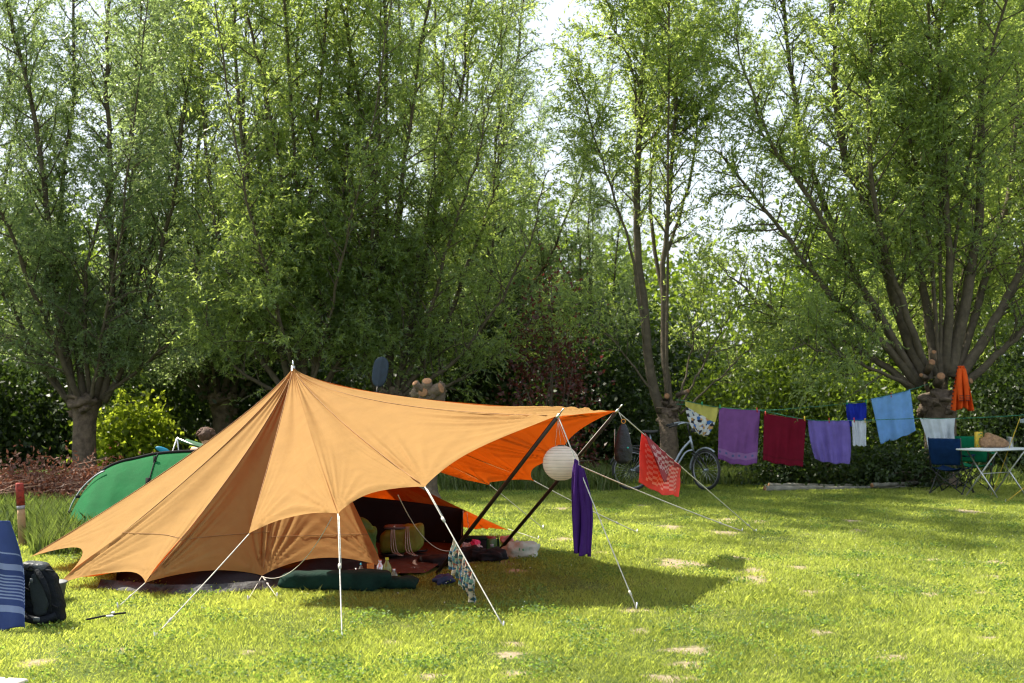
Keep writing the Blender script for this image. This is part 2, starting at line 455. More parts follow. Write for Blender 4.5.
# old pollard stump with cut ends
d = 19.0; b = gz(428, d)
st = thing('pollard_stump', 'cut back pollard trunk with pale sawn ends showing above the orange canopy', 'tree stump', b)
trunk(st, b, P(428, 394, d), .15, .2, 5, .03)
for (px, py, r, dr) in ((427, 381, .075, (0, -.7, .9)), (423, 392, .075, (-.15, -1, .1)), (435, 389, .05, (.3, -1, .3)), (441, 388, .085, (1, -.5, .4)), (415, 383, .05, (-.6, -.6, .7))):
    stub(st, P(px, py, d-.22), dr, r, .3)

# shrubs
def shrub(name, label, c, size, n, leafm, leaf=(.09, .055), seed=0, cat='shrub', clumps=60, stems=8, hollow=.5, group=None):
    rng = np.random.default_rng(seed); base = Vector((c[0], c[1], 0))
    t = thing(name, label, cat, base, group)
    u = unit(rng.normal(size=(clumps, 3))); rad = hollow+(1-hollow)*rng.random((clumps, 1))**.6
    cc = u*rad*np.array(size)*.5; cc[:, 2] = np.abs(cc[:, 2]*2)*.85+.12
    cc[:, 2] = np.minimum(cc[:, 2], size[2])
    cen = cc+np.array([base.x, base.y, c[2] if len(c) > 2 else 0])
    k = rng.integers(0, clumps, n)
    p = cen[k]+rng.normal(0, 1, (n, 3))*(.13*max(size[0], .8)*(.5+.8*rng.random((clumps, 1))[k]))
    p[:, 2] = np.maximum(p[:, 2], .02)
    d = rng.normal(size=(n, 3)); d[:, 2] -= .4
    q = leaf_quads(rng, p, d, leaf[0]*(.6+.7*rng.random(n)), leaf[1]*(.6+.7*rng.random(n)))
    npobj('foliage', q, 4, leafm, t, rng.random(clumps)[k]*.5+rng.random(n)*.5)
    mb = MB()
    for i in range(stems):
        e = Vector(cen[rng.integers(0, clumps)].tolist()); a = base+Vector((rng.normal(0, .08), rng.normal(0, .08), 0))
        mid = a.lerp(e, .5)+Vector((rng.normal(0, .1), rng.normal(0, .1), .15))
        mb.tube(spline([a, mid, e], 6), [.03, .027, .023, .02, .016, .012, .008], 5)
    obj('stem', mb, M['limb'], t)
    return t
shrub('shrub', 'bright yellow green shrub with backlight in its leaf colour, just right of the far left willow trunk', gz(132, 25.4), (1.8, 1.0, 1.8), 4200, M['painted_glow'], (.13, .09), 21, clumps=42, hollow=.3)
shrub('purple_leaved_tree', 'dark red leaved small tree behind, left of the slender forked willow', gz(550, 22.6), (1.7, 1.2, 4.6), 2600, M['purple'], (.085, .05), 22, 'tree', 70, 10)
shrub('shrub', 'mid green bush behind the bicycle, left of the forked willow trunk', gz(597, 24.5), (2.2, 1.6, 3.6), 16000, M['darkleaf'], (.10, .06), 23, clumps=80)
shrub('shrub', 'sunlit yellow green bush behind the yellow printed cloth', gz(705, 25.0), (2.4, 1.5, 1.9), 8000, M['broad'], (.10, .06), 24)
shrub('shrub', 'sunlit loose bush behind the purple and dark red towels', gz(785, 25.5), (2.6, 1.6, 2.6), 8500, M['broad'], (.10, .06), 25, clumps=80)
shrub('shrub', 'bush with bright leaf gaps behind the light blue towel', gz(868, 25.0), (2.6, 1.6, 2.2), 7500, M['broad'], (.10, .06), 26, clumps=70)
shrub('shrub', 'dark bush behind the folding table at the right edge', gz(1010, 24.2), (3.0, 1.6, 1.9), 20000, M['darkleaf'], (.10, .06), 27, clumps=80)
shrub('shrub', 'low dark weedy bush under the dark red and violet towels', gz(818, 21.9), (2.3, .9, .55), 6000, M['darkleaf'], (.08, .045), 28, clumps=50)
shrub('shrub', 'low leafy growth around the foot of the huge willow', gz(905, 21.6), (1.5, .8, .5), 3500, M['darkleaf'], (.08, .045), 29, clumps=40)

def mass(name, label, cat, x0, x1, y0, y1, z0, z1, n, leafm, leaf, seed, nclump, sig):
    rng = np.random.default_rng(seed)
    c = np.stack([rng.uniform(x0, x1, nclump), rng.uniform(y0, y1, nclump), z0+(z1-z0)*rng.random(nclump)**.9], 1)
    hgt = 1+.16*np.sin(c[:, 0]*.9+1)+.1*np.sin(c[:, 0]*2.3)
    c[:, 2] *= hgt*(1-.55*np.exp(-((c[:, 0]/c[:, 1]*F+512-757)/26)**2))
    k = rng.integers(0, nclump, n); p = c[k]+rng.normal(0, 1, (n, 3))*sig
    p[:, 2] = np.abs(p[:, 2])+.01
    d = rng.normal(size=(n, 3)); d[:, 2] -= .4
    q = leaf_quads(rng, p, d, leaf[0]*(.6+.8*rng.random(n)), leaf[1]*(.6+.8*rng.random(n)))
    o = npobj(name, q, 4, leafm, None, rng.random(nclump)[k]*.5+rng.random(n)*.5)
    return tag(o, label, cat, None, 'stuff')
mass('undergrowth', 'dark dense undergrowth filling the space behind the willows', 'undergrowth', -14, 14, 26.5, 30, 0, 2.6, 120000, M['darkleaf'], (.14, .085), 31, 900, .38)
mass('woods', 'mass of farther trees closing the view behind the willows', 'woods', -20, 20, 33, 39, 0, 5.6, 130000, M['broad'], (.20, .11), 32, 900, .55)

# ------------------------------------------------------------------ lawn
PATCH = [(672,527,18,3),(726,532,30,4),(680,563,36,6),(738,558,20,3),(753,570,28,5),(751,578,32,6),(799,566,18,3),(807,591,20,4),(857,575,15,2),(970,511,20,4),
 (997,562,20,3),(991,575,20,3),(931,560,16,2),(931,593,14,3),(865,551,12,2),(635,608,26,4),(639,629,16,4),(689,648,42,6),(689,663,30,5),(987,637,20,4),(668,676,40,6),
 (852,521,12,2),(858,530,12,2),(497,560,36,5),(513,642,20,5),(509,655,22,6),(35,662,26,6),(515,570,20,4),(566,539,24,3),(600,552,16,2),(724,519,30,3),(640,505,20,2),(430,675,24,5),(250,650,20,3),
 (515,673,26,5),(390,640,18,3),(120,648,24,4),(890,655,30,4),(760,520,16,2),(930,490,12,2),(820,632,18,4),(585,625,16,3),(985,592,18,3),(560,508,20,2)]
def dirt_at(x, y):
    w = np.zeros_like(x)
    for i, (px, py, pw, ph) in enumerate(PATCH):
        d = H*F/(py-HY); cx = (px-512)*d/F; rx = pw*d/F*.58; ry = max(ph*d*d/(F*H)*.62, .06)
        dx = (x-cx)/rx; dy = (y-d)/ry; a = np.arctan2(dy, dx)
        r = np.sqrt(dx*dx+dy*dy)/(1+.22*np.sin(3*a+i)+.13*np.sin(5*a+2*i)+.09*np.sin(9*a+i*3))
        w = np.maximum(w, np.clip(1.25-.85*r, 0, 1))
    return w
def lush_at(x, y):
    """yellow dry areas (1) against lush ones (0)"""
    return .5+.25*np.sin(x*.9+y*.35+1)+.2*np.sin(x*2.1-y*1.3)+.12*np.sin(x*5.1+y*3.7)
gx = np.concatenate([[-400, -120, -40, -20], np.arange(-12, 12.01, .07), [20, 40, 120, 400]])
gy = np.concatenate([[-60, -5, 4], np.arange(6.5, 24, .07), [26, 30, 40, 80, 200, 600]])
X, Y = np.meshgrid(gx, gy); Z = .012*np.sin(X*2.3+1)*np.sin(Y*1.9)+.006*np.sin(X*7+Y*5)
V = np.stack([X, Y, Z-.012], -1).reshape(-1, 3); nx, ny = len(gx), len(gy)
ii = (np.arange(ny-1)[:, None]*nx+np.arange(nx-1)[None]).ravel()
me = bpy.data.meshes.new('lawn'); me.from_pydata(V.tolist(), [], np.stack([ii, ii+1, ii+1+nx, ii+nx], 1).tolist())
a = me.attributes.new('dirt', 'FLOAT', 'POINT'); a.data.foreach_set('value', dirt_at(X, Y).ravel().astype(np.float32))
m, nt, out = new_mat('lawn_soil')
pb = nt.nodes.new('ShaderNodeBsdfPrincipled'); v = coords(nt)
at = nt.nodes.new('ShaderNodeAttribute'); at.attribute_name = 'dirt'
g = ramp(nt, noise(nt, v, 3.0, 6, .7), [(.3, (.045, .075, .015)), (.55, (.11, .14, .035)), (.75, (.24, .22, .09))])
s = ramp(nt, noise(nt, v, 18, 5, .7), [(.25, (.20, .15, .09)), (.5, (.36, .29, .19)), (.75, (.50, .42, .30))])
dn = node(nt, 'ShaderNodeMath', operation='MULTIPLY_ADD'); dn.inputs[1].default_value = .9; nt.links.new(noise(nt, v, 30, 4), dn.inputs[0]); nt.links.new(at.outputs['Fac'], dn.inputs[2])
fac = ramp(nt, dn.outputs[0], [(.60, (0, 0, 0)), (1.0, (1, 1, 1))])
nt.links.new(mix_col(nt, fac, g, s), pb.inputs['Base Color']); pb.inputs['Roughness'].default_value = 1; pb.inputs['Specular IOR Level'].default_value = .1
nt.links.new(bump(nt, noise(nt, v, 40, 6, .7), .02), pb.inputs['Normal']); nt.links.new(pb.outputs[0], out.inputs[0])
me.materials.append(m); me.polygons.foreach_set('use_smooth', [True]*len(me.polygons))
lawn = bpy.data.objects.new('lawn', me); COL.objects.link(lawn)
tag(lawn, 'sunny lawn with bare sandy patches and soft shadows', 'lawn', None, 'structure')

M['grass'] = leafmat('grass_blade', (.05, .11, .02), (.215, .275, .045), (.50, .47, .17), (.64, .74, .11), .5, .5)
M['weed'] = leafmat('tall_grass_blade', (.06, .10, .02), (.09, .14, .03), (.20, .19, .08), (.22, .30, .05), .4, .5)
def blades(rng, x, y, h, w, lean, z0=0):
    n = len(x); a = rng.uniform(0, 2*PI, n); b = rng.uniform(0, 2*PI, n)
    base = np.stack([x, y, np.full(n, z0)-.01], 1)
    s = np.stack([np.cos(a), np.sin(a), np.zeros(n)], 1)*(w/2)[:, None]
    l = np.stack([np.cos(b), np.sin(b), np.zeros(n)], 1)*(h*lean)[:, None]
    mid = base+l*.35+np.array([0, 0, 1])*(h*.6)[:, None]; tip = base+l+np.array([0, 0, 1])*(h)[:, None]
    # two faces: quad + tri as one 5-gon
    return np.stack([base-s, base+s, mid+s*.75, tip, mid-s*.75], 1).reshape(-1, 3)
TENTPOLY = [(-3.4, 10.75), (-1.6, 10.75), (-.9, 11.1), (-.35, 12.0), (-.35, 13.7), (-3.4, 13.7)]
def inpoly(x, y, poly):
    r = np.zeros(len(x), bool); n = len(poly)
    for i in range(n):
        x1, y1 = poly[i]; x2, y2 = poly[(i+1) % n]
        c = ((y1 > y) != (y2 > y)) & (x < (x2-x1)*(y-y1)/(y2-y1+1e-12)+x1); r ^= c
    return r
rng = np.random.default_rng(77)
D0, D1, N = 6.6, 23.5, 950000
# density falls with distance
u = rng.random(N); e = .62
d = (D0**e+(D1**e-D0**e)*u)**(1/e)
x = (rng.random(N)*2-1)*(.43*d+.4)
tuft = .5+.5*np.sin(x*3.3+np.sin(d*2.1)*2)*np.sin(d*2.7+np.sin(x*1.7)*2)
keep = (rng.random(N) > dirt_at(x, d)*.97) & (~inpoly(x, d, TENTPOLY)) & (rng.random(N) < .62+.38*tuft)
dist_tent = ~((x > -3.3) & (x < -.3) & (d > 10.4) & (d < 14))
x, d, tuft = x[keep], d[keep], tuft[keep]; n = len(x)
h = (.010+.019*rng.random(n)+.018*tuft*rng.random(n))*(1+.7*(rng.random(n) < .03))*(1+.012*(d-8)); w = (.0026+.0025*rng.random(n))*(1+.09*(d-8))
q = blades(rng, x, d, h, w, .5+.6*rng.random(n))
fine = np.sin(x*31+np.sin(d*23)*2)*np.sin(d*27+np.sin(x*19)*2)*.12
tone = np.clip(lush_at(x, d)*.6+fine+rng.normal(0, .24, n)+.12, 0, 1)
go = npobj('grass', q, 5, M['grass'], None, tone); tag(go, 'short mown grass of the lawn, bright green where sunlit', 'grass', None, 'stuff')
# tall grass along edges
def patch_px(n, px0, px1, d0, d1): 
    dd = rng.uniform(d0, d1, n); return (rng.uniform(px0, px1, n)-512)*dd/F, dd
xs, ys, hs = [], [], []
for (n, a0, a1, d0, d1, h0, h1) in ((4200, 28, 150, 13.6, 15.5, .12, .32), (900, -20, 28, 14, 15.5, .12, .3), (1500, 30, 78, 12.6, 13.6, .10, .28), (3000, -20, 120, 15.5, 18, .10, .25), (8000, 380, 1050, 21.9, 24.5, .10, .38), (4000, 700, 930, 21.8, 22.6, .08, .35), (4000, 440, 620, 20.5, 23, .1, .45)):
    a, b2 = patch_px(n, a0, a1, d0, d1); xs.append(a); ys.append(b2); hs.append(rng.uniform(h0, h1, n))
x, y, h = map(np.concatenate, (xs, ys, hs))
q = blades(rng, x, y, h, .008+.010*rng.random(len(x)), .2+.6*rng.random(len(x)))
tag(npobj('tall_grass', q, 5, M['weed'], None, rng.random(len(x))), 'uncut tall grass at the lawn edge beneath the trees and by the red topped stake', 'tall grass', None, 'stuff')
rngc = np.random.default_rng(5); nc = 260; cy_ = 7.2+13*rngc.random(nc)**1.3; cx_ = (rngc.random(nc)*2-1)*.42*cy_
k = rngc.integers(0, nc, 26000); px_ = cx_[k]+rngc.normal(0, .09, 26000); py_ = cy_[k]+rngc.normal(0, .12, 26000)
ok = (rngc.random(26000) > dirt_at(px_, py_)) & (~inpoly(px_, py_, TENTPOLY)); px_, py_ = px_[ok], py_[ok]; n = len(px_)
dv = rngc.normal(size=(n, 3)); dv[:, 2] = np.abs(dv[:, 2])*.4
q = leaf_quads(rngc, np.stack([px_, py_, .012+.03*rngc.random(n)], 1), dv, .014+.012*rngc.random(n), .012+.008*rngc.random(n))
tag(npobj('clover', q, 4, leafmat('clover_leaf', (.05, .11, .02), (.09, .17, .03), (.13, .21, .05), (.32, .46, .06), .45, .6), None, rngc.random(n)), 'darker green clover and weeds growing in clumps in the lawn', 'clover', None, 'stuff')
# clover flowers
xs = rng.uniform(-5, 6, 500); ys = rng.uniform(7.5, 17, 500); fm = MB()
for i in range(260):
    if abs(xs[i]) < .42*ys[i]: fm.ell((xs[i], ys[i], .045), (.004, .004, .004), 6, 4)
tag(obj('clover_flowers', fm, plain('clover', (.7, .7, .62), .8)), 'tiny white clover flowers scattered through the grass', 'clover flowers', None, 'stuff')

# ------------------------------------------------------------------ big orange tent
def canvas_col(nt, v, col): return col
M['canvas'] = cloth('tan_canvas', (.30, .168, .050), .17, (.98, .12, .004), bmp=.006, bscale=9, var=.05)
M['seam'] = plain('canvas_seam', (.30, .15, .06), .9)
M['rope'] = plain('white_rope', (.50, .48, .42), .8, scale=60)
M['steel'] = plain('steel', (.6, .6, .6), .35, 1.0, var=.1)
M['darkpole'] = plain('dark_pole', (.035, .028, .024), .45, .3, var=.3)
M['black_fab'] = plain('black_fabric', (.005, .005, .007), .9, var=.3, bmp=.01, bscale=12)
M['grey_sheet'] = plain('grey_groundsheet', (.035, .035, .036), .7, var=.8, scale=12, bmp=.03, bscale=14)

K = P(293, 366, 12.3)
tent = thing('ridge_tent', 'large tan orange canvas tent with pointed peak and wide stretched front canopy', 'tent', (K.x, K.y, 0))
def seam_pt(R, v, sag):
    p = K.lerp(R, v); p.z -= sag*(1-v)*math.sqrt(max(v, 0))*2.6; return p
def crease(u, v, seed, amp):
    r = 0
    for (cu, s) in ((0, 1), (1, -1)):
        du = (u-cu)*s; dv = 1-v; rr = math.hypot(du, dv*1.6)+1e-4; th = math.atan2(dv*1.6, du)
        r += math.exp(-((rr-.08)/.42)**2)*min(1, rr/.12)*(math.sin(th*19+seed)+.7*math.sin(th*37+seed*2.3+rr*4))*(.6+.4*math.sin(seed*7+th*3))
    r += .5*math.exp(-v/.25)*min(1, v/.05)*math.sin(u*19+seed*3)
    r += .35*math.sin(u*7+v*9+seed)*math.sin(v*5+seed*2)*v
    return r*amp
def panel(mb, A, B, sa, sb, sc, c, seed, amp=.011, v0=0, nu=70, nv=80, hook=None):
    nrm = (A-K).cross(B-K); nrm.normalize()
    if nrm.z < 0: nrm = -nrm
    w = (A-B).length
    def fn(u, v):
        vv = v0+(1-v0)*v
        vm = vv*(1-sc*(4*u*(1-u))**.85)
        p = seam_pt(A, vm, sa).lerp(seam_pt(B, vm, sb), u)
        belly = 4*u*(1-u)*vm*(1.25-vm*.55)
        return p-nrm*(c*w*belly)+nrm*(crease(u, vv, seed, amp*w*1.6)+.02*w*math.sin(PI*u)*math.sin(u*6.5+seed*1.7+vv*3)*math.sin(vv*PI)*(.6+.4*math.sin(vv*7+seed)))
    mb.grid(fn, nu, nv)
    return fn
# lower walls
L_ = P(30, 557, 11.5); M0 = P(57, 585, 10.45); M1 = P(145, 583, 10.0); M2 = P(262, 576, 10.75); M3 = P(384, 568, 11.05)
N1 = P(508, 529, 14.3); N2 = Vector((-1.9, 15.0, .1)); N3 = Vector((-3.6, 14.2, .1)); N4 = Vector((-4.3, 12.9, .08))
wall = MB(); rims = [(N4, L_, .13, .13, .05, .05, 1), (L_, M0, .13, .14, .13, .05, 2), (M0, M1, .14, .16, .075, .07, 3), (M1, M2, .16, .08, .055, .05, 4), (M2, M3, .08, .04, .075, .04, 5.2),
        (N3, N4, .1, .1, .05, .05, 6), (N2, N3, .1, .1, .05, .05, 7), (N1, N2, .30, .12, .07, .04, 8)]
wall_fns = [panel(wall, A, B, sa, sb, sc, c, sd, .006 if sd == 5.2 else .003 if sd in (1, 2) else .011) for (A, B, sa, sb, sc, c, sd) in rims][1:5]
w_o = obj('wall_canvas', wall, M['canvas'], tent)
sm = MB()
for R, s in ((L_, .13), (M0, .14), (M1, .16), (M2, .08)):
    sm.tube([seam_pt(R, v/30, s)+Vector((0, 0, .004)) for v in range(1, 30)], .0035, 4)
def at_z(fn, u, z):
    lo, hi = .3, .98
    for _ in range(14):
        mid = (lo+hi)/2
        if fn(u, mid).z > z: lo = mid
        else: hi = mid
    return fn(u, lo)+Vector((0, -.004, .004))
for k_, fn in enumerate(wall_fns[1:]): sm.tube([at_z(fn, i/40, (.40, .39, .35)[k_]) for i in range(41)], .0024, 4, cap=False)
obj('seam', sm, M['seam'], w_o)
# canopy
Q0 = P(249, 534, 9.75); C2 = P(338, 514, 9.3); C1 = P(425, 487, 9.6); TA = P(558, 416, 10.0); TB = P(617, 411, 11.4)
E_ = P(562, 458, 12.0); Dn = P(534, 481, 13.0); Df = P(490, 485, 14.0); Dg = Vector((-1.55, 14.9, .85))
can = MB()
cr = [(Q0, C2, .05, .08, .06, .03, 11), (C2, C1, .08, .10, .075, .03, 12), (C1, TA, .10, .17, .07, .035, 13), (TA, TB, .17, .14, .02, .02, 14), (TB, E_, .14, .10, .045, .01, 15),
      (E_, Dn, .10, .10, .05, .02, 16), (Dn, Df, .10, .10, .06, .03, 17), (Df, Dg, .10, .06, .13, .03, 18)]
for (A, B, sa, sb, sc, c, sd) in cr: panel(can, A, B, sa, sb, sc, c, sd, amp=.010)
c_o = obj('canopy', can, M['canvas'], tent)
sm = MB()
for R, s in ((Q0, .05), (C1, .10), (TA, .17), (Dn, .1), (Df, .1)):
    sm.tube([seam_pt(R, v/30, s)+Vector((0, 0, .004)) for v in range(1, 30)], .0032, 4)
obj('seam', sm, M['seam'], c_o)
# ropes
def guy(a, b, r=.006, sag=.0, tens=.35, name='guy_rope', mat=None, par=None, peg=True):
    a = Vector(a); b = Vector(b); n = 14
    pts = [a.lerp(b, i/n)-Vector((0, 0, sag*4*(i/n)*(1-i/n))) for i in range(n+1)]
    r *= .8
    o = obj(name, MB().tube(pts, r, 5), mat or M['rope'], par or tent)
    if tens and tens > .5:
        dv = (b-a).normalized(); c = pts[int(tens*n)]
        obj('tensioner', MB().tube([c-dv*.02, c+dv*.02], r*2.0, 6), M['rope'], o)
    elif tens:
        c = a.lerp(b, tens); dv = (b-a).normalized()
        obj('tensioner', MB().tube([c-dv*.02, c+dv*.02], r*2.2, 6), M['rope'], o)
        obj('rope_tail', MB().tube([a+dv*.02+Vector((.008, 0, 0)), c+Vector((.010, 0, 0))], r*.6, 4), mat or M['rope'], o)
    if peg:
        dv = (b-a); dv.z = 0; dv.normalize()
        obj('tent_peg', MB().tube([b+dv*.01+Vector((0, 0, .035)), b-dv*.015+Vector((0, 0, -.1))], .006, 6), M['steel'], par or tent)
    return o
guy(M1, G(118, 607), .005, tens=.6)
guy(Q0, G(155, 636), .0055, sag=.006, tens=.9)
guy(M2, G(248, 600), .004, tens=.0); guy(M2, G(277, 597), .004, tens=.4)
guy(C2, G(342, 637), .0065, tens=.45)
guy(C1, G(503, 626), .0065, tens=.25)
guy(TA, G(636, 607), .006, sag=.008, tens=.95)
guy(TB, G(756, 532), .0075, tens=.93)
guy(E_, G(742, 531), .008, sag=.02, tens=.9)
guy(Dn, G(637, 532), .0075, sag=.015, tens=.85)
guy(Df, G(543, 528), .006, tens=0)
guy(N1, G(538, 539), .005, tens=0)
guy(P(332, 517, 9.5), M2+Vector((0, -.02, 0)), .004, sag=.16, tens=0, name='slack_cord', peg=False)
guy(P(398, 495, 10.5), P(449, 551, 11.6), .005, sag=.12, tens=0, name='slack_cord', peg=False)
guy(P(463, 511, 13.2), G(461, 548), .006, tens=0, name='slack_cord', peg=False)
guy(P(467, 513, 13.1), G(470, 545), .004, tens=0, name='slack_cord', peg=False)
# poles
FA = G(437, 573); FB = G(497, 553)
for nm, a, b in (('pole', FA, TA), ('pole', FB, TB)):
    dv = (b-a).normalized()
    po = obj(nm, MB().tube([a, b-dv*.03], .017, 10), M['darkpole'], tent)
    obj('pole_tip', MB().tube([b-dv*.04, b+dv*.02], .012, 8).tube([b+dv*.02, b+dv*.09], .006, 8), M['steel'], po)
po = obj('pole', MB().tube([(K.x, K.y, 0), (K.x, K.y, K.z)], .02, 10), M['steel'], tent)
obj('pole_tip', MB().tube([(K.x, K.y, K.z-.01), (K.x, K.y, K.z+.05)], [.014, .005], 8), M['steel'], po)
# inner tent
it = MB()
def strip(mb, pts, z0, z1, seed=0, amp=.02, nv=10, lean=0):
    pts = [Vector((x, y, 0)) for x, y in pts]; c = spline(pts, 60)
    def fn(u, v):
        p = c[min(int(u*60+.5), 60)].copy(); zt = z1(u) if callable(z1) else z1
        p.y += lean*v+amp*math.sin(u*31+seed)*math.sin(v*3+.5); p.z = z0+(zt-z0)*v; return p
    mb.grid(fn, 60, nv)
strip(it, [(-3.3, 10.85), (-2.6, 10.45), (-1.9, 10.75), (-1.32, 11.3)], .0, lambda u: .23-.15*math.exp(-((u-.66)/.10)**2), lean=.36)
strip(it, [(-3.3, 10.85), (-3.4, 12.3), (-3.0, 13.4)], 0.01, .3)
strip(it, [(-3.2, 13.4), (-2.0, 13.55), (-.51, 13.5)], 0.01, lambda u: .72-.36*u)
strip(it, [(-.51, 13.5), (-.49, 12.9), (-.47, 12.5)], 0.01, .36)
strip(it, [(-1.7, 11.9), (-1.75, 12.4), (-1.8, 13.4)], .0, .9)
obj('inner_tent', it, M['black_fab'], tent, solid=.004)
g_ = MB(); strip(g_, [(-3.35, 10.5), (-2.6, 10.18), (-1.9, 10.5), (-1.32, 11.15)], .0, .06, amp=.035, lean=.1); obj('groundsheet_edge', g_, M['grey_sheet'], tent)
gs = MB(); gs.grid(lambda u, v: Vector((-1.95+1.55*u-.35*(1-v)*(u), 10.95+2.45*v+.25*(1-v)*u+.02*math.sin(u*9), .025+.008*math.sin(u*12)*math.sin(v*14))), 40, 40)
obj('groundsheet', gs, plain('terracotta_sheet', (.06, .028, .02), .85, var=.3, scale=20, bmp=.01), tent)

# ------------------------------------------------------------------ cloth items
def hang(name, label, cat, TL, TR, BR, BL, mat, folds=3, amp=.03, seed=0, bulge=.0, thick=.008, group=None, side=0, nu=60, nv=50, topsag=.012):
    TL, TR, BR, BL = map(Vector, (TL, TR, BR, BL)); mb = MB()
    out_ = (TR-TL).cross(Vector((0, 0, 1))).normalized()
    def fn(u, v):
        p = TL.lerp(TR, u).lerp(BL.lerp(BR, u), v)
        a = amp*1.25*(.2+.8*v**.6)
        w = math.sin(u*folds*2*PI+seed+v*.8)+.5*math.sin(u*folds*4.3*PI+seed*2-v)+.35*math.sin(v*4+seed*3+u*3)
        p = p+out_*a*w*.6
        p.z -= bulge*4*u*(1-u)*v + topsag*4*u*(1-u)*(1-v)
        p.z -= .010*math.sin(u*17+seed)*v
        p = p+out_*(.010*math.sin(u*31+v*6*math.sin(seed)+seed*5)*(.4+.6*math.sin(v*5+seed+u*4))+.35*amp*math.sin((u+v*.6)*7+seed)*math.sin(v*PI))
        p.x += side*math.sin(v*PI)*(u-.5)
        return p
    mb.grid(fn, nu, nv)
    o = obj(name, mb, mat, None, TL, solid=thick)
    if thick == .008:
        ids = [nv*(nu+1)+i for i in range(0, nu+1, 2)]
        obj('hem', MB().tube([mb.v[i] for i in ids], .006, 5), mat, o)
        obj('top_fold', MB().tube([Vector(mb.v[i])+Vector((0, 0, .004)) for i in range(0, nu+1, 2)], .009, 6), mat, o)
    me = o.data; uvl = me.uv_layers.new(name='UVMap')
    idx = np.zeros(len(me.loops), np.int32); me.loops.foreach_get('vertex_index', idx)
    uv = np.stack([(idx % (nu+1))/nu, (idx//(nu+1))/nv], 1); uvl.data.foreach_set('uv', uv.ravel().astype(np.float32))
    return tag(o, label, cat, group)
def uvsock(nt):
    tc = nt.nodes.new('ShaderNodeTexCoord'); s = nt.nodes.new('ShaderNodeSeparateXYZ'); nt.links.new(tc.outputs['UV'], s.inputs[0]); return tc.outputs['UV'], s.outputs[0], s.outputs[1]
def mth(nt, op, a, b=None, c=None):
    n = nt.nodes.new('ShaderNodeMath'); n.operation = op
    for i, v in enumerate((a, b, c)):
        if v is None: continue
        if hasattr(v, 'links'): nt.links.new(v, n.inputs[i])
        else: n.inputs[i].default_value = v
    return n.outputs[0]
def band(nt, s, lo, hi):
    return mth(nt, 'MULTIPLY', mth(nt, 'GREATER_THAN', s, lo), mth(nt, 'LESS_THAN', s, hi))
def c_lilac(nt, v, col):
    uv, u, w = uvsock(nt)
    col = mix_col(nt, band(nt, w, .79, .91), col, (.30, .16, .36))
    dots = mth(nt, 'MULTIPLY', band(nt, w, .83, .87), mth(nt, 'GREATER_THAN', mth(nt, 'SINE', mth(nt, 'MULTIPLY', u, 38)), .55))
    return mix_col(nt, dots, col, (.10, .12, .28))
def c_red(nt, v, col):
    uv, u, w = uvsock(nt); return mix_col(nt, band(nt, w, .86, .9), col, (.13, .004, .015))
def checker(nt, uv, sx, sy):
    mp = nt.nodes.new('ShaderNodeMapping'); mp.inputs['Scale'].default_value = (sx, sy, 1); nt.links.new(uv, mp.inputs[0])
    ch = nt.nodes.new('ShaderNodeTexChecker'); ch.inputs['Scale'].default_value = 1; nt.links.new(mp.outputs[0], ch.inputs[0]); return ch.outputs['Fac']
def c_check(nt, v, col):
    uv, u, w = uvsock(nt)
    inn = mth(nt, 'MULTIPLY', band(nt, u, .12, .88), band(nt, w, .1, .88))
    return mix_col(nt, mth(nt, 'MULTIPLY', inn, mth(nt, 'MULTIPLY', checker(nt, uv, 13, 17), .75)), col, (.85, .42, .36))
def c_check2(nt, v, col):
    uv, u, w = uvsock(nt)
    inn = mth(nt, 'MULTIPLY', band(nt, u, .1, .8), band(nt, w, .1, .7))
    return mix_col(nt, mth(nt, 'MULTIPLY', inn, mth(nt, 'MULTIPLY', checker(nt, uv, 12, 12), .8)), col, (.60, .38, .38))
def c_yellow(nt, v, col):
    uv, u, w = uvsock(nt)
    vo = node(nt, 'ShaderNodeTexVoronoi'); vo.inputs['Scale'].default_value = 1; mp = nt.nodes.new('ShaderNodeMapping'); mp.inputs['Scale'].default_value = (9, 10, 1)
    nt.links.new(uv, mp.inputs[0]); nt.links.new(mp.outputs[0], vo.inputs['Vector'])
    sp = nt.nodes.new('ShaderNodeSeparateColor'); nt.links.new(vo.outputs['Color'], sp.inputs[0])
    pc = ramp(nt, sp.outputs[0], [(0, (.62, .64, .62)), (.3, (.03, .03, .04)), (.42, (.55, .33, .12)), (.6, (.68, .68, .66)), (.85, (.05, .16, .42))])
    pc.node.color_ramp.interpolation = 'CONSTANT'
    edge = mth(nt, 'ADD', w, mth(nt, 'MULTIPLY', u, -.35))
    return mix_col(nt, mth(nt, 'GREATER_THAN', edge, .16), col, pc)
def c_pattern(nt, v, col):
    uv, u, w = uvsock(nt)
    n = node(nt, 'ShaderNodeTexVoronoi'); mp = nt.nodes.new('ShaderNodeMapping'); mp.inputs['Scale'].default_value = (30, 12, 1); nt.links.new(uv, mp.inputs[0]); nt.links.new(mp.outputs[0], n.inputs['Vector'])
    n.inputs['Scale'].default_value = 1
    sp = nt.nodes.new('ShaderNodeSeparateColor'); nt.links.new(n.outputs['Color'], sp.inputs[0])
    pc = ramp(nt, sp.outputs[0], [(0, (.05, .12, .20)), (.14, (.50, .42, .34)), (.42, (.04, .07, .07)), (.55, (.28, .10, .07)), (.68, (.14, .24, .20)), (.82, (.36, .30, .18))])
    pc.node.color_ramp.interpolation = 'CONSTANT'; return pc

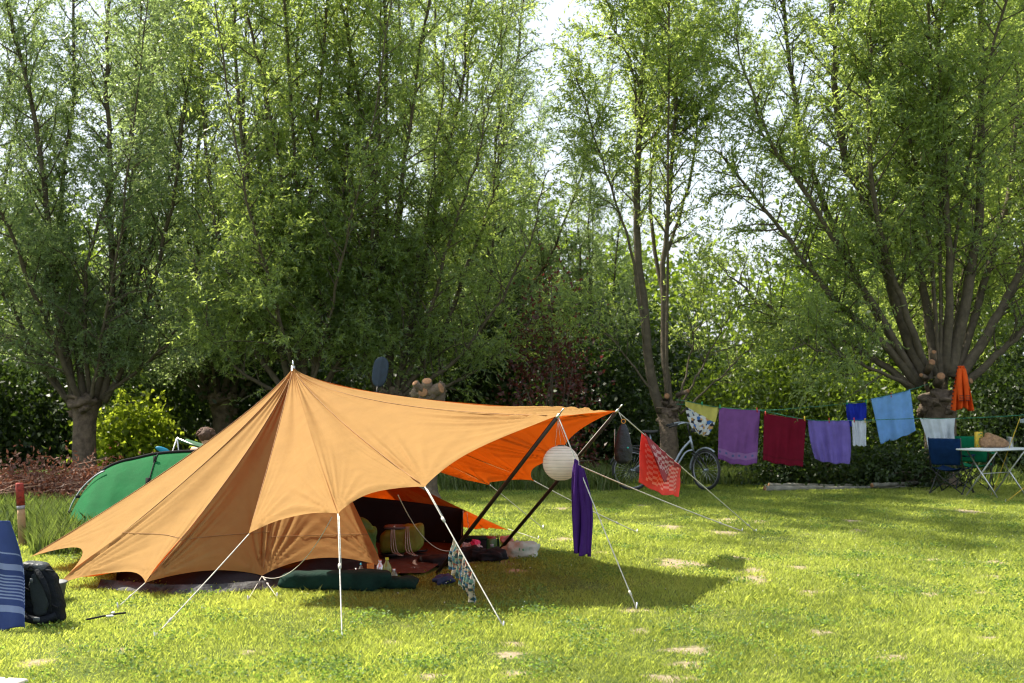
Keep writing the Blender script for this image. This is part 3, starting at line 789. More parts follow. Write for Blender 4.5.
LG = 'laundry on the washing lines'
RD = 20.9
towel_mat = lambda n, c, **k: cloth(n, c, .18, bmp=.006, bscale=90, **k)
hang('cloth', 'yellow cloth printed with colourful blobs, pegged above the bicycle handlebar', 'cloth', P(685, 401, RD), P(718, 408, RD), P(707, 437, RD), P(694, 432, RD), towel_mat('yellow_print', (.55, .50, .12), color_fn=c_yellow), 2, .03, 1, group=LG, side=.08)
hang('towel', 'lilac purple towel with paler border band, second from the left on the line', 'towel', P(719, 408, RD), P(760, 411, RD), P(757, 463, RD), P(718, 458, RD), towel_mat('lilac_towel', (.22, .085, .28), color_fn=c_lilac), 2, .02, 2, .06, group=LG)
hang('towel', 'dark red towel between the lilac one and the violet one', 'towel', P(764, 414, RD-.1), P(806, 420, RD-.2), P(803, 466, RD-.2), P(763, 460, RD-.1), towel_mat('red_towel', (.17, .004, .02), color_fn=c_red), 2, .022, 3, .02, group=LG)
hang('towel', 'violet blue towel with one corner hanging lower at left', 'towel', P(808, 420, RD-.2), P(849, 421, RD-.3), P(850, 463, RD-.3), P(815, 459, RD-.2), towel_mat('violet_towel', (.19, .14, .47)), 3, .035, 4, .03, group=LG, side=.05)
hang('shirt', 'small royal blue shirt above the small white cloth', 'shirt', P(846, 404, RD+.4), P(867, 403, RD+.4), P(866, 425, RD+.4), P(848, 426, RD+.4), towel_mat('royal_blue', (.015, .035, .42)), 2, .03, 5, group=LG)
hang('cloth', 'small white cloth right of the violet towel', 'cloth', P(852, 421, RD-.3), P(866, 421, RD-.3), P(866, 446, RD-.3), P(853, 445, RD-.3), towel_mat('small_white', (.62, .66, .74)), 2, .02, 6, group=LG)
hang('towel', 'light blue bath towel hanging askew on the upper line', 'towel', P(871, 399.5, RD+.4), P(910, 390, RD+.4), P(915, 431, RD+.4), P(880, 443, RD+.4), towel_mat('light_blue', (.20, .42, .78)), 2, .03, 7, .02, group=LG)
hang('towel', 'white towel behind the navy camp chair', 'towel', P(920, 419, RD-.4), P(955, 419, RD-.5), P(956, 446, RD-.5), P(929, 453, RD-.4), towel_mat('white_towel', (.60, .66, .70)), 3, .03, 8, group=LG, side=-.04)
# washing lines
M['greenrope'] = plain('green_line', (.02, .16, .09), .6)
l2 = [P(676, 400, 22.1), P(685, 401, RD), P(719, 407.5, RD), P(760, 410.5, RD), P(806, 419.5, RD-.2), P(850, 420.5, RD-.3), P(920, 418.5, RD-.4), P(955, 418.5, RD-.5), P(1022, 415, RD-.8), P(1120, 405, RD-1)]
l1 = [P(676, 404, 22.1), P(761, 410, RD+.5), P(804, 407.5, RD+.4), P(846, 403.5, RD+.4), P(871, 399, RD+.4), P(911, 389.5, RD+.4), P(928, 384, 21.6)]
o = obj('washing_line', MB().tube(spline(l2, 60), .006, 5), M['greenrope'], None, l2[0]); tag(o, 'green washing line carrying the yellow, lilac, red and violet pieces', 'washing line')
o = obj('washing_line', MB().tube(spline(l1, 60), .006, 5), M['greenrope'], None, l1[0]); tag(o, 'upper green washing line carrying the light blue towel and blue shirt', 'washing line')
pc = {'green': plain('peg_green', (.01, .3, .12), .5), 'red': plain('peg_red', (.5, .03, .02), .5), 'yellow': plain('peg_yellow', (.6, .4, .02), .5)}
PG = 'clothes pegs on the washing lines'
for (px, py, dd, c, lab) in ((702, 404, RD, 'green', 'green clothes peg on the yellow printed cloth'), (720, 407, RD, 'green', 'green clothes peg at the left corner of the lilac towel'),
        (757, 410, RD, 'red', 'red clothes peg at the right corner of the lilac towel'), (765.5, 413.5, RD-.1, 'red', 'red clothes peg at the left corner of the dark red towel'),
        (804.5, 418.5, RD-.2, 'yellow', 'yellow clothes peg between the dark red and violet towels'), (829, 420.5, RD-.25, 'red', 'red clothes peg at the middle of the violet towel'),
        (847, 402.5, RD+.4, 'green', 'green clothes peg at the left shoulder of the blue shirt'), (866, 402, RD+.4, 'green', 'green clothes peg at the right shoulder of the blue shirt'),
        (854, 420, RD-.3, 'red', 'red clothes peg at the left of the small white cloth'), (865, 420.5, RD-.3, 'yellow', 'yellow clothes peg at the right of the small white cloth'),
        (891, 395, RD+.4, 'red', 'red clothes peg on the light blue towel')):
    p = P(px, py, dd); q = thing('clothes_peg', lab, 'clothes peg', p, PG)
    for s in (-1, 1):
        obj('prong', MB().box(p+Vector((0, s*.009, 0)), (.014, .006, .075), Matrix.Rotation(s*.12, 3, 'X')), pc[c], q)
# on guy ropes
rp = lambda a, b, t: Vector(a).lerp(Vector(b), t)
def at_px(a, b, px):
    k = (px-512)/F; return rp(a, b, (k*a.y-a.x)/((b.x-a.x)-k*(b.y-a.y)))
a, b = TA, G(636, 607)
p0 = at_px(a, b, 577)
hang('towel', 'deep purple towel bunched over the front guy rope beside the lantern', 'towel', p0+Vector((-.012, 0, .03)), p0+Vector((.035, -.02, -.05)), P(588, 556, p0.y), P(575, 549, p0.y), cloth('purple_towel', (.055, .014, .14), .15, bmp=.006, bscale=90), 2.4, .06, 9, .0, thick=.025, side=.07)
a, b = TB, G(756, 532)
p0, p1 = at_px(a, b, 642), at_px(a, b, 682)
hang('tea_towel', 'coral red checked tea towel over the right guy rope', 'tea towel', p0, p1, P(680, 496, p1.y), P(640, 483, p0.y), cloth('coral_check', (.75, .10, .08), .3, color_fn=c_check, bmp=.003), 2, .03, 10, .03, thick=.004)
hang('tea_towel', 'darker red folded corner of a checked tea towel over the right guy rope', 'tea towel', p0+Vector((.02, -.045, 0)), p1+Vector((0, -.045, 0)), P(667, 481, p1.y-.05), P(664, 481.5, p0.y-.05), cloth('wine_check', (.33, .05, .06), .2, color_fn=c_check2, bmp=.003), 1, .01, 11, 0, thick=.004)
a, b = C1, G(503, 626)
p0, p1 = at_px(a, b, 453), at_px(a, b, 475)
hang('cloth', 'colourfully patterned pleated cloth pegged to the near guy rope', 'cloth', p0, p1, p1+Vector((-.015, 0, -.20)), p0+Vector((-.01, 0, -.22)), cloth('patterned', (.4, .4, .3), .15, color_fn=c_pattern, bmp=.003), 7, .026, 12, .0, thick=.003, nu=90)

# lantern
lc = P(561, 463, 10.1); R = .143
ln = thing('paper_lantern', 'round white ribbed paper lantern hanging under the canopy tip', 'lantern', lc)
mb = MB(); prof = []
for i in range(97):
    th = .16+(PI-.32)*i/96; rr = R*(1-.022*abs(math.cos((i/96)*PI*14)))
    prof.append((rr*math.sin(th), rr*.97*math.cos(th)))
mb.lathe(lc, prof, 40); sh = obj('paper_shade', mb, cloth('paper', (.86, .80, .72), .5, (.98, .88, .76), bmp=.001), ln)
mb = MB()
for i in range(1, 14):
    th = .16+(PI-.32)*(i/14); mb.ring(lc+Vector((0, 0, R*.97*math.cos(th))), (0.0001, 0, 1), R*1.0*math.sin(th)*1.001, .0016, 32, 4)
def _ring(mb, c, r, t): mb.tube([c+Vector((math.cos(2*PI*k/32)*r, math.sin(2*PI*k/32)*r, 0)) for k in range(33)], t, 4, cap=False)
mb = MB()
for i in range(1, 14):
    th = .16+(PI-.32)*(i/14); _ring(mb, lc+Vector((0, 0, R*.97*math.cos(th))), R*math.sin(th)*1.003, .0013)
obj('rib', mb, plain('wire_rib', (.55, .5, .42), .7), sh)
mb = MB()
for s in (-.045, .0, .045): mb.tube([TA+Vector((0, .02, -.03)), lc+Vector((s, 0, R*.96))], .0016, 4)
obj('cord', mb, M['rope'], ln)
mb = MB(); _ring(mb, lc+Vector((0, 0, R*.955)), R*.17, .004); obj('rim', mb, plain('dark_rim', (.05, .05, .05), .5), ln)
# drawstring bag
bp = TB+Vector((.055, -.0, -.06))
bg = thing('drawstring_bag', 'black drawstring bag hanging from the right canopy pole', 'bag', bp)
mb = MB()
def fn(q):
    return (1+.10*math.sin(3*math.atan2(q.y, q.x)+1)+.05*math.sin(7*q.z))
mb.lathe(bp+Vector((0, 0, -.40)), [(.001, -.0), (.055, .0), (.072, .03), (.074, .12), (.066, .22), (.05, .30), (.025, .345), (.012, .36), (.022, .385), (.001, .385)], 18)
mb.v = [(bp.x+(x-bp.x)*(1.0+.12*math.sin(z*19)), bp.y+(y-bp.y)*.7, z+.0) for x, y, z in mb.v]
obj('sack', mb, plain('black_nylon', (.012, .013, .018), .55, bmp=.02, bscale=16), bg)
obj('drawstring', MB().tube([bp+Vector((0, 0, -.04)), TB+Vector((.01, 0, 0))], .004, 5).tube([bp+Vector((-.075, 0, -.10)), bp+Vector((-.077, 0, -.36))], .004, 4), M['rope'], bg)
obj('clip', MB().ring(bp+Vector((0, -.02, -.03)), (0, 1, 0), .018, .004, 16, 5), plain('orange_clip', (.6, .25, .03), .4, .5), bg)
obj('patch', MB().ell(bp+Vector((.035, -.052, -.26)), (.010, .004, .008), 8, 6), plain('teal_patch', (.02, .35, .3), .5), bg)

# orange garment on willow
oa = P(959, 366, 21.0)
gm = thing('orange_jacket', 'orange knitted garment hanging from the trunk of the huge willow', 'jacket', oa)
mb = MB()
def fj(u, v):
    w = (.09+.26*v**.8); x = oa.x+(u-.5)*w*1.0+.02*v; z = oa.z-.70*v-.03*math.sin(u*9)*v
    return Vector((x, oa.y-.10+.045*math.sin(u*22+v*2)*(v+.2)+.02*math.sin(u*9), z))
mb.grid(fj, 60, 30); body = obj('body', mb, cloth('orange_knit', (.75, .10, .012), .15, bmp=.006, bscale=60), gm, solid=.01)
mb = MB()
for s in (-1, 1):
    mb.tube(spline([oa+Vector((s*.03, -.12, -.05)), oa+Vector((s*.055, -.17, -.3)), oa+Vector((s*.05+.02, -.17, -.56))], 10), [.035, .04, .042, .045, .045, .045, .043, .042, .04, .04, .04], 10)
obj('sleeve', mb, body.data.materials[0], gm)
mb = MB()
for k in range(11): mb.box(fj(.03, k/11+.04)+Vector((-.01, -.02, 0)), (.02, .02, .022))
for s in (-1, 1):
    for k in range(3): mb.tube([oa+Vector((s*.05+.02-.035, -.21, -.48-k*.035)), oa+Vector((s*.05+.055, -.21, -.48-k*.035))], .006, 4)
obj('trim', mb, plain('dark_trim', (.06, .02, .02), .8), gm)

# ------------------------------------------------------------------ green tent
gt = thing('dome_tent', 'green dome tent with black ridge strip behind the left side of the orange tent', 'tent', gz(150, 14.6))
prof = [(66, .0), (70, .08), (74, .22), (79, .36), (90, .55), (105, .70), (120, .78), (135, .82), (158, .875), (190, .90), (230, .90), (270, .84), (310, .68), (345, .35), (360, 0)]
pp = spline([Vector((a, h, 0)) for a, h in prof], 70); dg = 14.7
useam = min(range(71), key=lambda i: abs(pp[i].x-156) if pp[i].x < 220 else 999)/70
def arch(u, v):
    q = pp[min(int(u*70+.5), 70)]; hgt = max(q.y, .001); a = PI*v; w = .95*math.sqrt(min(1, hgt/.9))
    x = (q.x-512)*dg/F; pinch = 1-.05*abs(math.sin(u*PI*3.0))
    return Vector((x, dg-w*math.cos(a)*pinch, hgt*(1-abs(math.cos(a))**1.25)+.006*math.sin(u*60)*math.sin(a*2)))
mb = MB(); mb.grid(arch, 70, 40); obj('flysheet', mb, cloth('green_nylon', (.004, .13, .035), .28, (.006, .32, .075), rough=.8, bmp=.01, bscale=6), gt)
mb = MB(); rid = [arch(u/70, .5)+Vector((0, 0, .01)) for u in range(22, 60)]
mb.tube(rid, .018, 5); obj('ridge_strip', mb, M['black_fab'], gt)
obj('pole', MB().tube([arch(u/70, .46)+Vector((-.03, -.03, .012)) for u in range(1, 28)], .010, 6), plain('pole_silver', (.45, .47, .5), .3, .9), gt)
obj('pole', MB().tube([arch(useam, v/60)+Vector((0, -.006, .006)) for v in range(2, 32)], .006, 5), M['black_fab'], gt)
mb = MB()
for u in (6, 11, 17): mb.box(arch(u/70, .46)+Vector((-.02, -.03, .0)), (.05, .02, .03))
mb.box(arch(useam, .36)+Vector((0, -.02, 0)), (.05, .02, .12)).box(arch(useam, .46)+Vector((0, -.02, 0)), (.03, .02, .10))
obj('clips', mb, M['black_fab'], gt)

# lounge chair, teal paddle, seated person behind
lb = gz(182, 16.8)
lo = thing('folding_chair', 'folding lounge chair with silver frame and green fabric behind the green tent', 'chair', lb)
ap = P(177, 438, 16.8)
obj('frame', MB().tube([ap, G(188, 512)+Vector((0, 0, 0))], .009, 6).tube([ap, Vector((ap.x-.35, 16.9, .0))], .008, 6).tube([ap, Vector((ap.x+.65, 16.8, .70))], .009, 6).tube([Vector((ap.x+.65, 16.8, .72)), Vector((ap.x+.7, 16.8, 0))], .009, 6), M['steel'], lo)
mb = MB(); mb.grid(lambda u, v: Vector((ap.x+.05+.62*u, 16.65+.42*v, ap.z-.02-.19*u-.04*math.sin(v*PI))), 12, 8)
obj('seat_fabric', mb, cloth('sage_fabric', (.10, .20, .12), .3), lo, solid=.004)
tp = P(163, 450, 16.2)
pd = thing('paddle', 'teal blade of a paddle poking up behind the green tent', 'paddle', tp)
mb = MB(); mb.ell(tp, (.10, .02, .035), 16, 8, None, Matrix.Rotation(.35, 3, 'Y')); obj('blade', mb, plain('teal_plastic', (.0, .22, .36), .4), pd)
obj('shaft', MB().tube([tp+Vector((.09, 0, -.03)), tp+Vector((.8, .1, -1.0+(.0))).lerp(tp+Vector((.09, 0, -.03)), .0)], .014, 8), M['darkpole'], pd)
d = 20.3; pp_ = P(380, 372, d)
pd = thing('paddle', 'navy blue paddle standing upright behind the orange tent ridge', 'paddle', gz(376, d))
mb = MB(); rt = Matrix.Rotation(.16, 3, 'Y')
def bl(u, v):
    a = (u-.5)*2; w = .115*(1-abs(2*v-1)**3.2)**.6*(.86+.14*v)+.012
    return pp_+rt @ Vector((a*w, .02*a*a-.012*math.exp(-(a/.12)**2), (v-.5)*.48))
mb.grid(bl, 14, 20); obj('blade', mb, plain('navy_plastic', (.016, .032, .055), .6), pd, solid=.012)
obj('shaft', MB().tube([pp_-rt @ Vector((0, 0, .2)), Vector((pp_.x-.28, d, 0.0))], .016, 8), M['darkpole'], pd)

# person (only hair and a little of the head show above the tent)
pb_ = Vector(((206-512)*17.4/F, 17.4, 0))
per = thing('person', 'seated person with curly brown hair, only the hair visible above the orange tent', 'person', pb_)
def skin_body(name, joints, edges, rad, mat, parent, lv=2):
    me = bpy.data.meshes.new(name); base = wloc(parent)
    me.from_pydata([tuple(Vector(j)) for j in joints], edges, []); o = bpy.data.objects.new(name, me); COL.objects.link(o); o.parent = parent
    md = o.modifiers.new('skin', 'SKIN'); md.use_smooth_shade = True
    for i, r in enumerate(rad): me.skin_vertices[0].data[i].radius = (r, r)
    me.skin_vertices[0].data[0].use_root = True
    s = o.modifiers.new('sub', 'SUBSURF'); s.levels = lv; s.render_levels = lv; me.materials.append(mat); return o
J = [(0, 0, .46), (0, .03, .62), (0, .02, .78), (0, .0, .86), (0, -.01, .91), (0, -.02, .985),
     (.10, -.02, .46), (.13, -.42, .47), (.14, -.40, .07), (.14, -.52, .05), (-.10, -.02, .46), (-.13, -.42, .47), (-.14, -.40, .07), (-.14, -.52, .05),
     (.17, .01, .80), (.22, -.04, .58), (.16, -.26, .50), (-.17, .01, .80), (-.22, -.04, .58), (-.16, -.26, .50)]
Ed = [(0, 1), (1, 2), (2, 3), (3, 4), (4, 5), (0, 6), (6, 7), (7, 8), (8, 9), (0, 10), (10, 11), (11, 12), (12, 13), (2, 14), (14, 15), (15, 16), (2, 17), (17, 18), (18, 19)]
Rd = [.13, .125, .13, .06, .052, .085, .09, .062, .042, .035, .09, .062, .042, .035, .055, .04, .028, .055, .04, .028]
M['skin'] = plain('skin', (.52, .30, .20), .55, var=.05)
skin_body('body', J, Ed, Rd, M['skin'], per)
mb = MB(); mb.ell(pb_+Vector((0, .01, 1.0)), (.115, .12, .10), 24, 16, bumpy(8, .10))
for k in range(60):
    r = random.Random(k); a = r.uniform(0, 2*PI); e = r.uniform(-.1, 1.4)
    c = pb_+Vector((math.cos(a)*math.cos(e)*.11, .01+math.sin(a)*math.cos(e)*.115, 1.0+math.sin(e)*.085)); mb.ell(c, (.022,)*3, 8, 6, bumpy(k, .2))
obj('hair', mb, plain('brown_hair', (.10, .045, .025), .7, bmp=.02, bscale=80), per)
mb = MB(); mb.lathe(pb_+Vector((0, .02, .44)), [(.15, 0), (.155, .1), (.16, .25), (.17, .34), (.10, .40), (.065, .42)], 18); obj('shirt', mb, cloth('grey_shirt', (.18, .18, .2), .1), per)
st = thing('camp_stool', 'low stool under the seated person behind the tents', 'stool', pb_)
obj('seat', MB().box(pb_+Vector((0, 0, .34)), (.36, .34, .03)), M['black_fab'], st)
for sx in (-1, 1):
    for sy in (-1, 1): obj('leg', MB().tube([pb_+Vector((sx*.15, sy*.14, .33)), pb_+Vector((sx*.17, sy*.16, 0))], .01, 6), M['steel'], st)

# ------------------------------------------------------------------ left foreground
st = thing('wooden_stake', 'wooden stake with red painted top standing in the tall grass', 'stake', G(23, 545))
sb = G(23, 545); top = P(19.5, 483, sb.y)
obj('shaft', MB().tube([sb-Vector((0, 0, .05)), sb.lerp(top, .5), sb.lerp(top, .58)], [.042, .040, .039], 12), plain('raw_wood', (.38, .24, .13), .85, bmp=.006), st)
obj('painted_top', MB().tube([sb.lerp(top, .64), top-Vector((0, 0, .01)), top], [.043, .041, .036], 12), plain('red_paint', (.26, .03, .022), .8, var=.45, scale=30, bmp=.006), st)
obj('band', MB().tube([sb.lerp(top, .58), sb.lerp(top, .64)], .0415, 12), plain('white_band', (.28, .28, .32), .7), st)
# brush pile
bb = gz(35, 19.0); bt = thing('brush_pile', 'pile of cut brushwood with dry reddish brown leaves left of the willow trunk', 'brush pile', bb)
mb = MB(); r = random.Random(4)
for k in range(130):
    x = r.gauss(bb.x, .75); y = r.gauss(19, .5); z = abs(r.gauss(.10, .09)); a = r.uniform(-.5, .5)+(0 if r.random() < .8 else 1.2); L = r.uniform(.3, 1.1)
    dv = Vector((math.cos(a), r.uniform(-.5, .5), r.uniform(-.15, .3)))*L
    mb.tube([(x, y, z+.02), Vector((x, y, z+.02))+dv*.5+Vector((0, 0, r.uniform(-.02, .06))), Vector((x, y, z+.02))+dv], [.011, .008, .004], 4)
obj('twigs', mb, plain('dry_twig', (.26, .15, .10), .9, var=.4), bt)
rng = np.random.default_rng(9); n = 14000
p = np.stack([rng.normal(bb.x+.15, .95, n), rng.normal(19, .5, n), np.abs(rng.normal(.10, .13, n))*(1+.6*np.sin(np.arange(n)*.002))+.02], 1)
q = leaf_quads(rng, p, rng.normal(size=(n, 3)), .05+.05*rng.random(n), .02+.025*rng.random(n))
npobj('dry_leaves', q, 4, leafmat('dry_leaf', (.06, .022, .015), (.13, .05, .03), (.24, .12, .07), (.25, .09, .05), .25, .7), bt, rng.random(n))

# folding chair at left edge with striped towel
cb = G(-95, 640); ch = thing('folding_chair', 'folding chair at the left edge hidden under the blue striped towel', 'chair', cb)
x0, y0 = cb.x, 8.95
for (a, b2) in (((-.28, -.2, 0), (-.22, .25, .74)), ((.28, -.2, 0), (.24, .25, .74)), ((-.28, .25, 0), (-.22, -.2, .42)), ((.28, .25, 0), (.22, -.2, .42))):
    obj('leg', MB().tube([Vector((x0, y0, 0))+Vector(a), Vector((x0, y0, 0))+Vector(b2)], .011, 8), M['steel'], ch)
obj('seat', MB().box((x0, y0, .40), (.5, .42, .02)), M['black_fab'], ch)
def c_stripe(nt, v, col):
    uv, u, w = uvsock(nt)
    s = mth(nt, 'ADD', mth(nt, 'MULTIPLY', w, 1.0), mth(nt, 'MULTIPLY', u, -.32))
    c1 = mth(nt, 'ADD', band(nt, s, .02, .035), band(nt, s, .13, .19)); c2 = band(nt, s, .52, .58)
    fine = mth(nt, 'MULTIPLY', band(nt, s, .24, .47), mth(nt, 'GREATER_THAN', mth(nt, 'SINE', mth(nt, 'MULTIPLY', s, 210)), .1))
    allm = mth(nt, 'MINIMUM', mth(nt, 'ADD', mth(nt, 'ADD', c1, c2), fine), 1)
    return mix_col(nt, mth(nt, 'MULTIPLY', allm, .8), col, (.30, .36, .55))
dd = 8.75
hang('striped_towel', 'navy hammam towel with pale stripes draped over a chair at the left edge', 'towel', P(-70, 512, dd+.2), P(9, 521, dd), P(24, 628, dd-.12), P(-70, 640, dd-.1), cloth('striped_cloth', (.045, .07, .20), .12, color_fn=c_stripe, bmp=.003), 2.5, .05, 2.2, 0, thick=.004, side=.05, nu=70, nv=60)
# backpack
bq = Vector(((40-512)*8.85/F, 8.85, 0)); bk = thing('backpack', 'black backpack with grey lid leaning beside the striped towel', 'backpack', bq)
def sup(c, r, e=.45, tw=None, nu=32, nv=20):
    mb = MB()
    sg = lambda t: (1 if t > 0 else -1)*abs(t)**e
    for_ = []
    vs = []; fs = []
    for i in range(nv+1):
        th = PI*i/nv
        for k in range(nu):
            ph = 2*PI*k/nu
            q = Vector((sg(math.sin(th))*sg(math.cos(ph))*r[0], sg(math.sin(th))*sg(math.sin(ph))*r[1], sg(math.cos(th))*r[2]))
            if tw: q = tw(q)
            vs.append(Vector(c)+q)
    for i in range(nv):
        for k in range(nu): fs.append((i*nu+k, (i+1)*nu+k, (i+1)*nu+(k+1) % nu, i*nu+(k+1) % nu))
    return mb.add(vs, fs)
lean = lambda q: Vector((q.x*(1.05-.55*(q.z)) - .16*q.z+.008*math.sin(q.z*60), q.y*(1-.4*q.z), q.z+.01*math.sin(q.x*40)))
M['pack'] = plain('black_cordura', (.006, .008, .012), .8, var=.4, bmp=.02, bscale=25, spec=.2)
obj('body', sup(bq+Vector((0, .05, .23)), (.135, .09, .225), .5, lean), M['pack'], bk)
bk_front = len(bpy.data.objects)
obj('back_panel', sup(bq+Vector((.005, -.04, .24)), (.055, .025, .16), .6, lean), plain('mesh_pad', (.02, .03, .035), .8, bmp=.01, bscale=200), bk)
obj('lid', sup(bq+Vector((-.045, .045, .44)), (.095, .08, .035), .6, lambda q: Vector((q.x, q.y, q.z+.1*q.x*-1))), plain('grey_lid', (.05, .055, .06), .45, bmp=.02, bscale=20), bk)
for s in (-1, 1):
    pts = [bq+Vector((-.055+s*.045, -.05, .42)), bq+Vector((-.03+s*.085, -.085, .34)), bq+Vector((-.0+s*.10, -.09, .22)), bq+Vector((.0+s*.105, -.06, .10))]
    mbx = MB().tube(spline(pts, 12), [.02, .021, .022, .022, .022, .022, .02, .018, .014, .01, .008, .007, .006], 8); obj('shoulder_strap', mbx, M['pack'], bk)
obj('hip_belt', MB().tube(spline([bq+Vector((-.13, -.03, .12)), bq+Vector((-.08, -.085, .07)), bq+Vector((.05, -.09, .05)), bq+Vector((.14, -.05, .08))], 14), .03, 8), M['pack'], bk)
obj('handle', MB().tube(spline([bq+Vector((-.07, -.045, .43)), bq+Vector((-.05, -.07, .455)), bq+Vector((-.03, -.045, .43))], 8), .006, 5).tube([bq+Vector((.03, -.01, .42)), bq+Vector((.12, -.03, .41))], .008, 5), M['black_fab'], bk)
for xx, zz in ((-.10, .30), (.11, .17)):
    obj('compression_strap', MB().tube(spline([bq+Vector((xx-.03, .02, zz)), bq+Vector((xx, -.045, zz-.01)), bq+Vector((xx+.04, -.05, zz-.03))], 8), .007, 5), M['black_fab'], bk)
bkm = plain('buckle_grey', (.06, .07, .08), .35)
for c_, s_ in (((.02, -.125, .065), (.05, .012, .03)), ((-.03, -.095, .35), (.022, .01, .03)), ((.085, -.098, .27), (.022, .01, .03))): obj('buckle', MB().box(bq+Vector(c_), s_, None, 1, .003), bkm, bk)
for ch_ in [o for o in bpy.data.objects if o.parent == bk]: ch_.scale = (.90, .9, .9)
# tub
tb = G(38, 603); tb.y += .15
o = obj('washtub', MB().lathe(tb, [(.001, .012), (.12, .012), (.12, 0), (.135, .0), (.155, .12), (.165, .13), (.165, .137), (.15, .137), (.13, .02), (.001, .02)], 24), plain('grey_plastic', (.10, .105, .11), .6), None, tb); tag(o, 'grey plastic washtub under the left corner of the orange tent', 'washtub')
# loose pole piece and tag
a = G(86, 624); c = G(126, 617); mm = a.lerp(c, .5)+Vector((0, .12, .02))
o = obj('bent_cable', MB().tube(spline([a+Vector((0, 0, .03)), mm, c+Vector((0, 0, .03))], 12), .007, 6), M['black_fab'], None, a); tag(o, 'short curved black cable lying in the grass left of the tent guy', 'cable')
o = obj('plastic_tie', MB().box(G(110, 621)+Vector((0, 0, .035)), (.05, .03, .012), Matrix.Rotation(.6, 3, 'Z'), 1, .004).box(G(113, 619)+Vector((0, 0, .045)), (.02, .04, .012), None, 1, .004), plain('white_plastic', (.7, .7, .68), .4), None, G(110, 621)); tag(o, 'small crumpled white plastic bit on the grass by the black cable', 'litter')
# plank corner bottom left
bp0 = G(-10, 683); o = obj('board', MB().box((bp0.x-.1, bp0.y-.22, .02), (.55, .5, .03), Matrix.Rotation(-.25, 3, 'Z'), 1, .006), plain('pale_board', (.62, .55, .44), .7), None, bp0); tag(o, 'pale wooden board corner lying in the grass at the bottom left', 'board')

# ------------------------------------------------------------------ things in the tent
def crumple(c, r, mat, seed, name, label, cat, e=.6, amp=.12):
    f = bumpy(seed, amp); f2 = bumpy(seed+9, amp*.7)
    mb = sup(c, r, e, lambda q: q*f(q.normalized()*1.3 if q.length else q)*f2(q*9))
    o = obj(name, mb, mat, None, Vector(c)-Vector((0, 0, r[2]))); return tag(o, label, cat)
M['limeg'] = plain('green_bagfabric', (.05, .14, .012), .6, bmp=.02, bscale=14)
M['olive'] = plain('olive_canvas', (.14, .18, .016), .7, bmp=.012, bscale=18)
crumple(P(366, 540, 11.9)+Vector((0, 0, .0)), (.10, .09, .17), M['limeg'], 3, 'stuff_sack', 'crumpled bright green sack at the left inside the tent opening', 'sack', .7, .2)
ob = P(402, 539, 12.3); tt = thing('duffel_bag', 'olive green duffel bag with white straps inside the tent', 'bag', ob-Vector((0, 0, .14)))
obj('body', sup(ob+Vector((0, 0, .0)), (.21, .12, .125), .45, lambda q: Vector((q.x, q.y, q.z*(1+.5*q.x)+.03*q.x/.2+.008*math.sin(q.x*40)))), M['olive'], tt)
for s in (-.075, .06):
    mb = MB()
    for k in (-.012, 0, .012): mb.tube(spline([ob+Vector((s+k, -.10, .13)), ob+Vector((s+k*1.5, -.135, .02)), ob+Vector((s+.02+k*2, -.16, -.10)), ob+Vector((s+.09+k, -.22, -.13))], 10), .006, 4)
    obj('strap', mb, plain('pale_strap', (.3, .3, .25), .8), tt)
obj('flap', sup(ob+Vector((-.05, -.01, .115)), (.12, .11, .02), .6), plain('grey_flap', (.08, .08, .09), .7), tt)
for (px, py, dd, rx, lab) in ((392, 556, 12.2, .12, 'flat black tray with white edge below the olive bag'), (418, 555, 12.5, .10, 'flat black pan lying right of the tray inside the tent')):
    c = P(px, py, dd); c.z = .05; o = obj('tray', MB().lathe(c, [(.001, 0), (rx*.9, 0), (rx, .02), (rx*.98, .022), (rx*.88, .006), (.001, .006)], 24), plain('black_tray', (.02, .02, .022), .3), None, c); tag(o, lab, 'tray')
crumple(P(440, 560, 11.9), (.17, .12, .05), M['black_fab'], 12, 'clothes_heap', 'heap of black clothes at the tent opening beside the dark pole', 'clothes', .8, .2)
# bottles and kitchen things near hem
def bottle(base, r, h, m, lab, capm, name='bottle', label_m=None):
    t = thing(name, lab, 'bottle', base)
    obj('body', MB().lathe(base, [(.001, 0), (r*.9, 0), (r, .01), (r, h*.6), (r*.85, h*.7), (r*.35, h*.85), (r*.33, h*.93), (.001, h*.93)], 18), m, t)
    obj('cap', MB().lathe(base, [(r*.4, h*.9), (r*.4, h), (.001, h)], 14), capm, t)
    return t
glass, nt, out = new_mat('clear_plastic'); g1 = nt.nodes.new('ShaderNodeBsdfPrincipled'); g1.inputs['Base Color'].default_value = (.75, .85, .8, 1); g1.inputs['Transmission Weight'].default_value = .85; g1.inputs['Roughness'].default_value = .12; g1.inputs['IOR'].default_value = 1.3; nt.links.new(g1.outputs[0], out.inputs[0])
olive_oil = plain('green_bottle', (.22, .26, .06), .15)
b1 = P(387, 581, 10.75); b1.z = 0; bottle(b1, .038, .215, olive_oil, 'olive oil coloured bottle with yellow green cap below the canvas corner', plain('cap_lime', (.4, .5, .03), .5))
b1 = P(394, 581, 10.7); b1.z = 0; bottle(b1, .030, .13, glass, 'clear short bottle catching light right of the olive coloured bottle', M['steel'])
b1 = P(380, 580, 10.95); b1.z = 0; bottle(b1, .035, .17, M['steel'], 'steel flask behind the lime green bowl', M['steel'])
b1 = P(361, 581, 10.9); b1.z = 0; bottle(b1, .022, .15, glass, 'clear bottle with blue cap beside the orange carton', plain('cap_blue', (.03, .35, .5), .5))
b1 = P(356, 581, 10.95); b1.z = 0; bottle(b1, .02, .10, plain('white_bottle', (.6, .6, .6), .4), 'small white bottle left of the blue capped bottle', plain('cap_white', (.7, .7, .7), .5))
